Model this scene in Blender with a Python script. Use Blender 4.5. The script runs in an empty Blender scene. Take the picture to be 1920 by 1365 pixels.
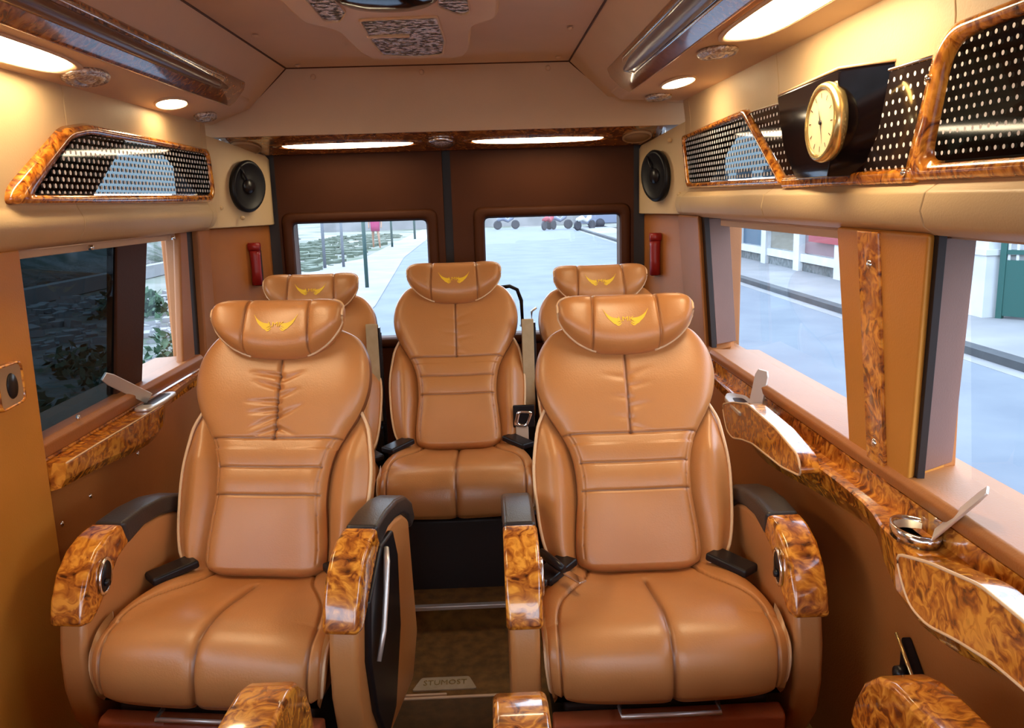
import bpy, bmesh, math, random
from mathutils import Vector, Matrix, noise
from math import sin, cos, pi, radians, exp, sqrt
random.seed(7)
sc = bpy.context.scene
COL = sc.collection

# ------------------------------------------------------------------ camera
F_PX = 1550.0
CAM = Vector((0, 0, 1.3))
d0 = Vector((910 - 960, 682.5 - 375, -F_PX)).normalized()
r0 = Vector((1, 0.03, 0)); r0 = (r0 - d0 * r0.dot(d0)).normalized()
u0 = r0.cross(d0)
cam_data = bpy.data.cameras.new('camera')
cam_data.sensor_fit = 'HORIZONTAL'; cam_data.sensor_width = 36.0
cam_data.lens = F_PX / 1920 * 36.0
cam_data.clip_start = 0.02; cam_data.clip_end = 300
cam = bpy.data.objects.new('camera', cam_data)
COL.objects.link(cam)
cam.matrix_world = Matrix.Translation(CAM) @ Matrix((r0, d0, u0)).to_4x4()
sc.camera = cam

# ------------------------------------------------------------------ daylight and exposure
w = bpy.data.worlds.new('world'); sc.world = w
w.use_nodes = True
nt = w.node_tree; nt.nodes.clear()
wo = nt.nodes.new('ShaderNodeOutputWorld'); wb = nt.nodes.new('ShaderNodeBackground')
tc = nt.nodes.new('ShaderNodeTexCoord'); sx = nt.nodes.new('ShaderNodeSeparateXYZ')
rp = nt.nodes.new('ShaderNodeValToRGB')
rp.color_ramp.elements[0].position = 0.0; rp.color_ramp.elements[0].color = (0.86, 0.92, 1.0, 1)
rp.color_ramp.elements[1].position = 0.7; rp.color_ramp.elements[1].color = (0.62, 0.78, 1.0, 1)
nt.links.new(tc.outputs['Generated'], sx.inputs[0]); nt.links.new(sx.outputs['Z'], rp.inputs[0])
nt.links.new(rp.outputs[0], wb.inputs[0]); wb.inputs[1].default_value = 3.4
nt.links.new(wb.outputs[0], wo.inputs[0])
sun_d = bpy.data.lights.new('sun', 'SUN'); sun_d.energy = 0.5; sun_d.angle = radians(8); sun_d.color = (1, 0.95, 0.86)
sun = bpy.data.objects.new('sun', sun_d); COL.objects.link(sun)
sun.rotation_euler = (radians(-38), radians(14), 0)
LAMP_GAIN = 1.0
vs = sc.view_settings
vs.view_transform = 'Standard'; vs.look = 'None'; vs.exposure = 0.86; vs.gamma = 1.0; vs.use_curve_mapping = False
sc.display_settings.display_device = 'sRGB'
sc.cycles.use_denoising = True
sc.cycles.max_bounces = 10; sc.cycles.diffuse_bounces = 4; sc.cycles.glossy_bounces = 4
sc.cycles.transparent_max_bounces = 12
sc.cycles.caustics_reflective = False; sc.cycles.caustics_refractive = False
sc.cycles.sample_clamp_indirect = 6.0

# ------------------------------------------------------------------ materials
def mat(name, col=(0.5, 0.5, 0.5), rough=0.5, metal=0.0, coat=0.0, emit=None, es=0.0, spec=0.5):
    m = bpy.data.materials.new(name); m.use_nodes = True
    b = m.node_tree.nodes['Principled BSDF']
    b.inputs['Base Color'].default_value = (*col, 1); b.inputs['Roughness'].default_value = rough
    b.inputs['Metallic'].default_value = metal; b.inputs['Coat Weight'].default_value = coat
    b.inputs['Coat Roughness'].default_value = 0.06
    b.inputs['Specular IOR Level'].default_value = spec
    if emit:
        b.inputs['Emission Color'].default_value = (*emit, 1); b.inputs['Emission Strength'].default_value = es
    return m
def N(m, t): return m.node_tree.nodes.new('ShaderNode' + t)
def Lk(m, a, b): m.node_tree.links.new(a, b)
def ramp(m, stops, fac):
    r = N(m, 'ValToRGB'); e = r.color_ramp.elements
    while len(e) < len(stops): e.new(0.5)
    for i, (p, c) in enumerate(stops): e[i].position = p; e[i].color = (*c, 1)
    Lk(m, fac, r.inputs[0]); return r
def add_noise(m, c1, c2, scale=4, bump_scale=300, bump=0.05, detail=4, lo=0.35, hi=0.65, dist=0.004, stretch=None):
    b = m.node_tree.nodes['Principled BSDF']
    t = N(m, 'TexCoord'); src = t.outputs['Object']
    if stretch:
        mp = N(m, 'Mapping'); mp.inputs['Scale'].default_value = stretch; Lk(m, src, mp.inputs[0]); src = mp.outputs[0]
    n = N(m, 'TexNoise'); n.inputs['Scale'].default_value = scale; n.inputs['Detail'].default_value = detail
    Lk(m, src, n.inputs['Vector'])
    r = ramp(m, [(lo, c1), (hi, c2)], n.outputs[0]); Lk(m, r.outputs[0], b.inputs['Base Color'])
    if bump:
        n2 = N(m, 'TexNoise'); n2.inputs['Scale'].default_value = bump_scale; n2.inputs['Detail'].default_value = 3
        Lk(m, t.outputs['Object'], n2.inputs['Vector'])
        bp = N(m, 'Bump'); bp.inputs['Strength'].default_value = bump; bp.inputs['Distance'].default_value = dist
        Lk(m, n2.outputs[0], bp.inputs['Height']); Lk(m, bp.outputs[0], b.inputs['Normal'])
    return m
M = {}
M['leather'] = add_noise(mat('tan_leather', rough=0.37, spec=0.5), (0.50, 0.208, 0.064), (0.56, 0.238, 0.076), 5, 260, 0.12)
def stitched_shaded(m):
    b = m.node_tree.nodes['Principled BSDF']; src = b.inputs['Base Color'].links[0].from_socket
    a = N(m, 'Attribute'); a.attribute_name = 'stitch_shade'; mx = N(m, 'MixRGB'); mx.inputs[2].default_value = (0.13, 0.035, 0.012, 1)  # attribute holds seam thread plus a painted contact shadow on the pad edge
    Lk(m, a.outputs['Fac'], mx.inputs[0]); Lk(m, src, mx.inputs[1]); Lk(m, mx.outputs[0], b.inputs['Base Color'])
stitched_shaded(M['leather'])
M['leather'].node_tree.nodes['Principled BSDF'].inputs['Coat Weight'].default_value = 0.3; M['leather'].node_tree.nodes['Principled BSDF'].inputs['Coat Roughness'].default_value = 0.32
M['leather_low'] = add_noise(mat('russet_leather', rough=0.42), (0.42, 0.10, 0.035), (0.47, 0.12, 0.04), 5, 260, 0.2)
M['seam'] = mat('dark_stitching', (0.09, 0.03, 0.012), 0.7)
M['piping'] = mat('cream_piping', (0.78, 0.52, 0.30), 0.45)
M['gold'] = mat('yellow_embroidery', (0.95, 0.62, 0.03), 0.5)
M['black'] = mat('black_plastic', (0.012, 0.010, 0.012), 0.30, spec=0.3)
M['black_gloss'] = mat('black_gloss', (0.006, 0.004, 0.006), 0.10, spec=0.35)
M['rail_brown'] = mat('brown_rail', (0.16, 0.085, 0.06), 0.25)
M['black_pad'] = add_noise(mat('black_padding', rough=0.32), (0.028, 0.024, 0.024), (0.035, 0.03, 0.03), 8, 300, 0.15)
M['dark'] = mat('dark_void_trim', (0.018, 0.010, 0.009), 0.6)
M['chrome'] = mat('chrome', (0.82, 0.82, 0.84), 0.14, 1.0)
M['satin'] = mat('satin_metal', (0.82, 0.79, 0.76), 0.38, 0.75)
M['wall_low'] = add_noise(mat('brown_vinyl', rough=0.5), (0.34, 0.115, 0.024), (0.39, 0.135, 0.030), 4, 240, 0.15)
M['door_skin'] = add_noise(mat('orange_tan_vinyl', rough=0.42), (0.55, 0.215, 0.028), (0.61, 0.245, 0.036), 3, 240, 0.12)
M['beige'] = add_noise(mat('cream_vinyl', rough=0.5), (0.60, 0.43, 0.24), (0.66, 0.48, 0.28), 3, 240, 0.12)
M['ceiling'] = add_noise(mat('taupe_vinyl', rough=0.55), (0.66, 0.48, 0.325), (0.72, 0.52, 0.355), 3, 240, 0.12)
M['door_dark'] = add_noise(mat('chocolate_vinyl', rough=0.6, spec=0.15), (0.050, 0.0135, 0.0035), (0.062, 0.017, 0.0045), 3, 240, 0.1)
M['carpet'] = add_noise(mat('gold_brown_carpet', rough=0.95), (0.16, 0.075, 0.014), (0.27, 0.125, 0.024), 30, 500, 0.6, dist=0.006)
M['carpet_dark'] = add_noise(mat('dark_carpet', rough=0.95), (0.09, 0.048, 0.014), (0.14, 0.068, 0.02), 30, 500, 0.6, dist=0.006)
M['blind'] = mat('beige_blind_cloth', (0.62, 0.45, 0.33), 0.7)
M['belt'] = add_noise(mat('beige_webbing', rough=0.6), (0.42, 0.31, 0.17), (0.47, 0.35, 0.21), 30, 500, 0.2)
M['red'] = mat('red_plastic', (0.26, 0.008, 0.008), 0.4)
M['reveal'] = add_noise(mat('mauve_brown_vinyl', rough=0.5), (0.17, 0.080, 0.060), (0.20, 0.095, 0.07), 4, 240, 0.1)
M['weeds'] = mat('grey_green_weeds', (0.085, 0.105, 0.075), 0.9)
M['lamp'] = mat('lit_lamp', (1, 0.9, 0.75), 0.4, emit=(1.0, 0.76, 0.44), es=18)
M['lamp_thin'] = mat('lit_lamp_strip', (1, 0.9, 0.75), 0.4, emit=(1.0, 0.82, 0.54), es=11)
M['mesh_beige'] = mat('beige_speaker_cloth', (0.40, 0.24, 0.12), 0.8)
M['cone'] = mat('speaker_cone', (0.006, 0.006, 0.009), 0.4, spec=0.25)
M['crystal'] = add_noise(mat('crystal_cut_lens', rough=0.16, metal=0.7), (0.40, 0.30, 0.26), (0.98, 0.92, 0.88), 130, 140, 1.0)
M['gold_face'] = add_noise(mat('gold_clock_rim', rough=0.22, metal=0.85), (0.72, 0.52, 0.20), (0.88, 0.70, 0.36), 6, 90, 0.05)
M['dial'] = mat('cream_dial', (0.80, 0.66, 0.42), 0.35)
M['tube_lens'] = mat('grey_blue_lens', (0.24, 0.25, 0.34), 0.30, 0.2)

def burl(name, sc_=1.0, dark=False):
    m = mat(name, rough=0.22, coat=1.0)
    b = m.node_tree.nodes['Principled BSDF']
    t = N(m, 'TexCoord')
    n1 = N(m, 'TexNoise'); n1.inputs['Scale'].default_value = 9 * sc_; n1.inputs['Detail'].default_value = 3
    mx = N(m, 'MixRGB'); mx.inputs[0].default_value = 0.10
    Lk(m, t.outputs['Object'], n1.inputs['Vector']); Lk(m, t.outputs['Object'], mx.inputs[1]); Lk(m, n1.outputs['Color'], mx.inputs[2])
    n2 = N(m, 'TexNoise'); n2.inputs['Scale'].default_value = 34 * sc_; n2.inputs['Detail'].default_value = 6; n2.inputs['Distortion'].default_value = 1.6
    Lk(m, mx.outputs[0], n2.inputs['Vector'])
    k = 0.55 if dark else 1.0
    r = ramp(m, [(0.28, (0.06 * k, 0.012 * k, 0.003)), (0.40, (0.30 * k, 0.075 * k, 0.010)), (0.50, (0.55 * k, 0.175 * k, 0.018)), (0.62, (0.82 * k, 0.34 * k, 0.04))], n2.outputs[0])
    v = N(m, 'TexVoronoi'); v.inputs['Scale'].default_value = 22 * sc_
    Lk(m, mx.outputs[0], v.inputs['Vector'])
    r2 = ramp(m, [(0.10, (0.12, 0.04, 0.02)), (0.26, (1, 1, 1))], v.outputs['Distance'])
    mm = N(m, 'MixRGB'); mm.blend_type = 'MULTIPLY'; mm.inputs[0].default_value = 0.85
    Lk(m, r.outputs[0], mm.inputs[1]); Lk(m, r2.outputs[0], mm.inputs[2]); Lk(m, mm.outputs[0], b.inputs['Base Color'])
    return m
M['burl'] = burl('burl_wood'); M['burl_dark'] = burl('dark_burl_wood', 1.0, True)

def dotted(name, pitch=0.012, rad=0.28, ax='YZ', base=(0.05, 0.06, 0.08), metal=0.85, see=None, wobble=0.0, vr=0.8):
    """dark mirror glass printed with a staggered grid of pale dots"""
    m = mat(name, base, 0.06, metal)
    b = m.node_tree.nodes['Principled BSDF']
    t = N(m, 'TexCoord'); s = N(m, 'SeparateXYZ'); co = t.outputs['Object']
    if wobble:
        nz = N(m, 'TexNoise'); nz.inputs['Scale'].default_value = 45; Lk(m, co, nz.inputs['Vector'])
        vm = N(m, 'VectorMath'); vm.operation = 'SCALE'; vm.inputs['Scale'].default_value = wobble * 3; Lk(m, nz.outputs['Color'], vm.inputs[0])
        va = N(m, 'VectorMath'); va.operation = 'ADD'; Lk(m, co, va.inputs[0]); Lk(m, vm.outputs[0], va.inputs[1]); co = va.outputs[0]
    Lk(m, co, s.inputs[0])
    def mt(op, a, bb=None):
        n = N(m, 'Math'); n.operation = op
        for i, x in enumerate((a, bb)):
            if x is None: continue
            if isinstance(x, (int, float)): n.inputs[i].default_value = x
            else: Lk(m, x, n.inputs[i])
        return n.outputs[0]
    U = mt('DIVIDE', s.outputs[ax[0]], pitch); V = mt('DIVIDE', s.outputs[ax[1]], pitch * vr)
    row = mt('FLOOR', V); odd = mt('MULTIPLY', mt('MODULO', mt('ABSOLUTE', row), 2.0), 0.5)
    fu = mt('SUBTRACT', mt('FRACT', mt('ADD', U, odd)), 0.5); fv = mt('MULTIPLY', mt('SUBTRACT', mt('FRACT', V), 0.5), vr)
    dd = mt('SQRT', mt('ADD', mt('MULTIPLY', fu, fu), mt('MULTIPLY', fv, fv)))
    dot = mt('LESS_THAN', dd, rad)
    mx = N(m, 'MixRGB'); Lk(m, dot, mx.inputs[0]); mx.inputs[1].default_value = (*base, 1); mx.inputs[2].default_value = (0.85, 0.84, 0.92, 1)
    Lk(m, mx.outputs[0], b.inputs['Base Color'])
    Lk(m, mt('MULTIPLY', mt('SUBTRACT', 1.0, dot), metal), b.inputs['Metallic'])
    Lk(m, mt('ADD', mt('MULTIPLY', dot, 0.35), 0.06), b.inputs['Roughness'])
    if see:     # tinted see-through glass between the printed dots
        tr = N(m, 'BsdfTransparent'); tr.inputs[0].default_value = (*see, 1); gl = N(m, 'BsdfGlossy'); gl.inputs['Roughness'].default_value = 0.05
        ms = N(m, 'MixShader'); ms.inputs[0].default_value = 0.10; Lk(m, tr.outputs[0], ms.inputs[1]); Lk(m, gl.outputs[0], ms.inputs[2])
        m2 = N(m, 'MixShader'); Lk(m, dot, m2.inputs[0]); Lk(m, ms.outputs[0], m2.inputs[1]); Lk(m, b.outputs[0], m2.inputs[2])
        Lk(m, m2.outputs[0], m.node_tree.nodes['Material Output'].inputs[0])
    return m
M['dots'] = dotted('dotted_mirror_glass', 0.026, 0.205, see=(0.25, 0.30, 0.33), wobble=0.0008, vr=0.62)
M['dots_big'] = dotted('coarse_dotted_mirror', 0.024, 0.17, base=(0.03, 0.02, 0.02), metal=0.3)
M['dots_near'] = dotted('coarse_dotted_glass', 0.020, 0.17, see=(0.10, 0.13, 0.13))
M['dots_top'] = add_noise(mat('speckled_mirror_grille', rough=0.12, metal=0.9), (0.03, 0.02, 0.02), (0.95, 0.93, 1.0), 60, 70, 1.0, detail=2, lo=0.47, hi=0.53, dist=0.02)

def glass(name, tint, refl=0.75):
    m = bpy.data.materials.new(name); m.use_nodes = True; n = m.node_tree; n.nodes.clear()
    o = n.nodes.new('ShaderNodeOutputMaterial'); tr = n.nodes.new('ShaderNodeBsdfTransparent'); gl = n.nodes.new('ShaderNodeBsdfGlossy')
    mx = n.nodes.new('ShaderNodeMixShader'); fr = n.nodes.new('ShaderNodeFresnel'); fr.inputs[0].default_value = 1.4
    tr.inputs[0].default_value = (*tint, 1); gl.inputs['Roughness'].default_value = 0.02
    ge = n.nodes.new('ShaderNodeNewGeometry'); ml = n.nodes.new('ShaderNodeMath'); ml.operation = 'MULTIPLY'; iv = n.nodes.new('ShaderNodeMath'); iv.operation = 'SUBTRACT'; iv.inputs[0].default_value = refl
    n.links.new(ge.outputs['Backfacing'], iv.inputs[1]); iv.use_clamp = True; n.links.new(fr.outputs[0], ml.inputs[0]); n.links.new(iv.outputs[0], ml.inputs[1]); n.links.new(ml.outputs[0], mx.inputs[0]); n.links.new(tr.outputs[0], mx.inputs[1]); n.links.new(gl.outputs[0], mx.inputs[2])
    n.links.new(mx.outputs[0], o.inputs[0]); return m
M['glass'] = glass('clear_window_glass', (0.93, 0.96, 0.98))
M['glass_tint'] = glass('dark_tinted_glass', (0.15, 0.19, 0.205), 0.30)
# outdoors
M['road'] = add_noise(mat('pale_asphalt', rough=0.9), (0.098, 0.115, 0.142), (0.125, 0.142, 0.165), 1.2, 40, 0.3, detail=8)
M['pave'] = add_noise(mat('pale_pavement', rough=0.9), (0.165, 0.165, 0.17), (0.225, 0.22, 0.225), 0.9, 40, 0.3, detail=8)
M['kerb'] = add_noise(mat('grey_kerb', rough=0.9), (0.03, 0.034, 0.04), (0.045, 0.05, 0.055), 3, 40, 0.3)
M['white_paint'] = add_noise(mat('white_paint', rough=0.7), (0.42, 0.44, 0.46), (0.50, 0.51, 0.52), 2, 40, 0.1)
M['rubble'] = add_noise(mat('grass_and_rubble_ground', rough=0.95), (0.05, 0.065, 0.045), (0.17, 0.165, 0.16), 1.4, 8, 1.0, detail=10, lo=0.38, hi=0.60, dist=0.1)
M['stone'] = add_noise(mat('stone_cladding', rough=0.9), (0.055, 0.07, 0.07), (0.13, 0.14, 0.145), 9, 30, 0.5, dist=0.02)
M['rear_yard'] = add_noise(mat('yard_earth', rough=0.95), (0.060, 0.085, 0.045), (0.21, 0.19, 0.18), 0.45, 8, 0.5, detail=9)
M['green_gate'] = mat('green_painted_steel', (0.002, 0.060, 0.052), 0.5)
M['pole'] = mat('dark_green_pole', (0.03, 0.075, 0.07), 0.6)
M['pale_pole'] = mat('pale_pole', (0.15, 0.165, 0.19), 0.6)
M['blue_board'] = mat('blue_board', (0.02, 0.065, 0.11), 0.4)
M['pink_board'] = mat('faded_poster', (0.17, 0.11, 0.125), 0.6)
M['red_out'] = mat('red_banner_cloth', (0.25, 0.03, 0.045), 0.7)
M['shrub'] = add_noise(mat('shrub_leaves', rough=0.8), (0.015, 0.045, 0.02), (0.05, 0.10, 0.05), 20, 30, 0.3)
M['cream_wall'] = add_noise(mat('cream_render', rough=0.9), (0.16, 0.145, 0.11), (0.19, 0.175, 0.14), 1, 20, 0.1)
M['magenta'] = mat('magenta_cloth', (0.30, 0.02, 0.10), 0.8)
M['skin'] = mat('skin', (0.30, 0.16, 0.10), 0.6)
M['grey_car'] = mat('grey_paint', (0.12, 0.14, 0.20), 0.35)
M['dark_out'] = mat('dark_rubber', (0.02, 0.02, 0.03), 0.7)

# ------------------------------------------------------------------ helpers
def tag(o, label=None, cat=None, group=None, kind=None):
    if label: o['label'] = label
    if cat: o['category'] = cat
    if group: o['group'] = group
    if kind: o['kind'] = kind
    return o
def thing(name, label, cat, loc=(0, 0, 0), rz=0, group=None):
    o = bpy.data.objects.new(name, None); COL.objects.link(o); o.empty_display_size = 0.05
    o.location = loc; o.rotation_euler = (0, 0, rz)
    return tag(o, label, cat, group)
class MB:
    def __init__(s): s.v = []; s.f = []; s.at = None
    def add(s, vs_, fs):
        o = len(s.v); s.v += [tuple(v) for v in vs_]; s.f += [tuple(i + o for i in f) for f in fs]; return s
    def box(s, a, b):
        x0, y0, z0 = a; x1, y1, z1 = b
        x0, x1 = min(x0, x1), max(x0, x1); y0, y1 = min(y0, y1), max(y0, y1); z0, z1 = min(z0, z1), max(z0, z1)
        return s.add([(x0, y0, z0), (x1, y0, z0), (x1, y1, z0), (x0, y1, z0), (x0, y0, z1), (x1, y0, z1), (x1, y1, z1), (x0, y1, z1)],
                     [(0, 3, 2, 1), (4, 5, 6, 7), (0, 1, 5, 4), (1, 2, 6, 5), (2, 3, 7, 6), (3, 0, 4, 7)])
    def prism(s, pts, a, b, ax='x'):
        """polygon pts in the plane across axis ax, extruded from a to b"""
        def P(p, h): return {'x': (h, p[0], p[1]), 'y': (p[0], h, p[1]), 'z': (p[0], p[1], h)}[ax]
        n = len(pts)
        return s.add([P(p, a) for p in pts] + [P(p, b) for p in pts],
                     [tuple(range(n)), tuple(range(2 * n - 1, n - 1, -1))] + [(i, (i + 1) % n, n + (i + 1) % n, n + i) for i in range(n)])
    def tube(s, path, r, n=8, closed=False):
        path = [Vector(p) for p in path]; m = len(path); rings = []
        up = Vector((0.0123, 0.031, 1)).normalized()
        for i, p in enumerate(path):
            a = path[i - 1] if (i > 0 or closed) else p; b = path[(i + 1) % m] if (i < m - 1 or closed) else p
            t = (b - a).normalized(); e = t.cross(up)
            if e.length < 0.05: e = t.cross(Vector((1, 0, 0)))
            e.normalize(); g = e.cross(t); rr = r[i] if isinstance(r, (list, tuple)) else r
            rings.append([p + (e * cos(2 * pi * k / n) + g * sin(2 * pi * k / n)) * rr for k in range(n)])
        vs_ = [v for q in rings for v in q]; fs = []
        for i in range(m if closed else m - 1):
            j = (i + 1) % m
            fs += [(i * n + k, i * n + (k + 1) % n, j * n + (k + 1) % n, j * n + k) for k in range(n)]
        if not closed: fs += [tuple(range(n - 1, -1, -1)), tuple((m - 1) * n + k for k in range(n))]
        return s.add(vs_, fs)
    def lathe(s, prof, c=(0, 0, 0), ax=(0, 0, 1), n=32, sx=1, sy=1, ref=None):
        ax = Vector(ax).normalized(); e = (Vector(ref) if ref else Vector((0, 0, 1)) if abs(ax.z) < .9 else Vector((1, 0, 0)))
        e = (e - ax * e.dot(ax)).normalized(); g = ax.cross(e); c = Vector(c)
        vs_ = [c + ax * h + (e * cos(2 * pi * k / n) * sx + g * sin(2 * pi * k / n) * sy) * max(r, 1e-4) for r, h in prof for k in range(n)]
        m = len(prof)
        fs = [(i * n + k, i * n + (k + 1) % n, (i + 1) * n + (k + 1) % n, (i + 1) * n + k) for i in range(m - 1) for k in range(n)]
        fs += [tuple(range(n - 1, -1, -1)), tuple((m - 1) * n + k for k in range(n))]
        return s.add(vs_, fs)
    def grid(s, P):
        """closed surface from rows of points, rows are rings (wrapped)"""
        m = len(P); n = len(P[0])
        fs = [(i * n + k, i * n + (k + 1) % n, (i + 1) * n + (k + 1) % n, (i + 1) * n + k) for i in range(m - 1) for k in range(n)]
        fs += [tuple(range(n - 1, -1, -1)), tuple((m - 1) * n + k for k in range(n))]
        return s.add([p for r in P for p in r], fs)
    def sheet(s, P):
        m = len(P); n = len(P[0])
        return s.add([p for r in P for p in r], [(i * n + k, i * n + k + 1, (i + 1) * n + k + 1, (i + 1) * n + k) for i in range(m - 1) for k in range(n - 1)])
    def ring(s, outer, inner, place, h0, h1):
        """flat frame between two outlines; place(p, h) puts a 2-D point at height h"""
        n = len(outer); m_ = [((a[0] + b[0]) / 2, (a[1] + b[1]) / 2) for a, b in zip(outer, inner)]
        rows = [[place(p, h0) for p in outer], [place((o[0] * .8 + i[0] * .2, o[1] * .8 + i[1] * .2), h0 + (h1 - h0) * .8) for o, i in zip(outer, inner)],
                [place(p, h1) for p in m_], [place((o[0] * .2 + i[0] * .8, o[1] * .2 + i[1] * .8), h0 + (h1 - h0) * .8) for o, i in zip(outer, inner)], [place(p, h0) for p in inner]]
        vs_ = [v for r in rows for v in r]
        return s.add(vs_, [(i * n + k, i * n + (k + 1) % n, ((i + 1) % 5) * n + (k + 1) % n, ((i + 1) % 5) * n + k) for i in range(5) for k in range(n)])
    def build(s, name, m, parent=None, smooth=False, bevel=0, seg=3, label=None, loc=None):
        me = bpy.data.meshes.new(name); me.from_pydata([tuple(v) for v in s.v], [], s.f); me.validate(); me.update()
        bm = bmesh.new(); bm.from_mesh(me); bmesh.ops.recalc_face_normals(bm, faces=bm.faces); bm.to_mesh(me); bm.free()
        me.materials.append(M[m] if isinstance(m, str) else m)
        if s.at:
            ca = me.attributes.new('stitch_shade', 'FLOAT', 'POINT'); ca.data.foreach_set('value', s.at)
        if smooth: me.polygons.foreach_set('use_smooth', [True] * len(me.polygons))
        o = bpy.data.objects.new(name, me); COL.objects.link(o)
        if parent: o.parent = parent
        if loc: o.location = loc
        if bevel:
            md = o.modifiers.new('bevel', 'BEVEL'); md.width = bevel; md.segments = seg; md.limit_method = 'ANGLE'; md.angle_limit = radians(35); md.harden_normals = False
            me.polygons.foreach_set('use_smooth', [True] * len(me.polygons))
            md2 = o.modifiers.new('wn', 'WEIGHTED_NORMAL'); md2.keep_sharp = True
        if label: o['label'] = label
        return o
def struct(name, mb, m, parent=None, **k):
    o = mb.build(name, m, parent, **k)
    if not parent: o['kind'] = 'structure'
    return o
def copy_tree(o, parent=None):
    c = o.copy(); COL.objects.link(c)
    if parent: c.parent = parent
    for ch in list(o.children): copy_tree(ch, c)
    return c
def smooth_loop(pts, r, n=5):
    """round the corners of a polygon"""
    out = []; m = len(pts)
    for i in range(m):
        p = Vector(pts[i]); a = Vector(pts[i - 1]); b = Vector(pts[(i + 1) % m])
        da = (a - p); db = (b - p); ra = min(r, da.length * .45); rb = min(r, db.length * .45)
        A = p + da.normalized() * ra; B = p + db.normalized() * rb
        for k in range(n + 1):
            t = k / n; out.append(tuple(A * (1 - t) ** 2 + p * 2 * t * (1 - t) + B * t * t))
    return out
def interp(tab, x):
    if x <= tab[0][0]: return tab[0][1]
    for (a, va), (b, vb) in zip(tab, tab[1:]):
        if x <= b:
            t = (x - a) / (b - a); return va + (vb - va) * t
    return tab[-1][1]
def sinterp(tab, x):
    """smooth (Catmull-Rom) table lookup"""
    n = len(tab)
    if x <= tab[0][0]: return tab[0][1]
    if x >= tab[-1][0]: return tab[-1][1]
    for i in range(n - 1):
        if x <= tab[i + 1][0]:
            x0, y0 = tab[i]; x1, y1 = tab[i + 1]; h = x1 - x0
            m0 = (y1 - tab[i - 1][1]) / (x1 - tab[i - 1][0]) if i > 0 else (y1 - y0) / h
            m1 = (tab[i + 2][1] - y0) / (tab[i + 2][0] - x0) if i < n - 2 else (y1 - y0) / h
            t = (x - x0) / h
            return (2 * t ** 3 - 3 * t * t + 1) * y0 + (t ** 3 - 2 * t * t + t) * h * m0 + (-2 * t ** 3 + 3 * t * t) * y1 + (t ** 3 - t * t) * h * m1
def seg_dist(px, py, s):
    (ax, ay), (bx, by) = s; dx, dy = bx - ax, by - ay
    L = dx * dx + dy * dy; t = max(0, min(1, ((px - ax) * dx + (py - ay) * dy) / L)) if L else 0
    return sqrt((px - ax - t * dx) ** 2 + (py - ay - t * dy) ** 2), t
def text_mb(txt, size, place):
    """letters as thin solid shapes; place maps a flat point (u, v, h) into the model"""
    cu = bpy.data.curves.new('t', 'FONT'); cu.body = txt; cu.size = size; cu.align_x = 'CENTER'; cu.align_y = 'CENTER'; cu.extrude = 0.0008; cu.resolution_u = 2
    ob = bpy.data.objects.new('t', cu); me = ob.to_mesh()
    mb = MB(); mb.add([place(*v.co) for v in me.vertices], [tuple(p.vertices) for p in me.polygons])
    ob.to_mesh_clear(); bpy.data.objects.remove(ob); bpy.data.curves.remove(cu)
    return mb

# ================================================================== THE SETTING
XL, XR = -1.04, 0.76
# floor
fl = struct('floor', MB().box((-1.25, 2.36, -0.06), (0.95, 3.55, 0.075)).box((-1.25, -1.6, -0.06), (0.95, 2.37, 0.0)), 'carpet')
struct('trim_1', MB().box((-1.0, 2.352, 0.066), (0.72, 2.372, 0.079)), 'satin', bevel=0.002)            # step nosing
# ceiling with its sloping sides
cp = [(-1.20, 1.60), (-1.0, 1.60), (-0.86, 1.655), (-0.72, 1.80), (0.33, 1.80), (0.47, 1.665), (0.73, 1.635), (0.95, 1.635), (0.95, 2.0), (-1.2, 2.0)]
ce = struct('ceiling', MB().prism(cp, -1.6, 3.55, 'y'), 'ceiling')
s = MB()
for x in (-0.72, 0.33):
    s.tube([(x, -1.6, 1.799), (x, 3.235, 1.799)], 0.0035, 6)
s.tube([(-0.72, 3.235, 1.799), (0.33, 3.235, 1.799)], 0.0035, 6)
s.tube([(0.33, 3.235, 1.799), (0.47, 3.215, 1.664), (0.73, 3.208, 1.634)], 0.0035, 6)
s.tube([(-0.72, 3.235, 1.799), (-0.86, 3.21, 1.654), (-1.0, 3.205, 1.60)], 0.0035, 6)
s.build('seam', 'seam', ce, smooth=True)
for (x, y, z) in ((-0.66, 3.16, 1.796), (0.28, 3.12, 1.796), (-0.66, 2.6, 1.796), (0.27, 2.6, 1.796)):
    MB().lathe([(0.009, 0), (0.009, -0.004), (0.004, -0.007)], (x, y, z), n=14).build('button', 'ceiling', ce, smooth=True)
# rear header panel
rw = struct('wall_rear', MB().prism([(3.185, 1.555), (3.235, 1.80), (3.26, 1.95), (3.6, 1.95), (3.6, 1.555)], -1.2, 0.95, 'x'), 'ceiling')
for (x, z) in ((-0.62, 1.765), (-0.22, 1.772), (0.25, 1.775)):
    MB().lathe([(0.010, 0), (0.010, 0.004), (0.004, 0.008)], (x, 3.185 + (z - 1.555) * 0.204, z), (0, -1, 0.2), n=14).build('button', 'ceiling', rw, smooth=True)

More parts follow.
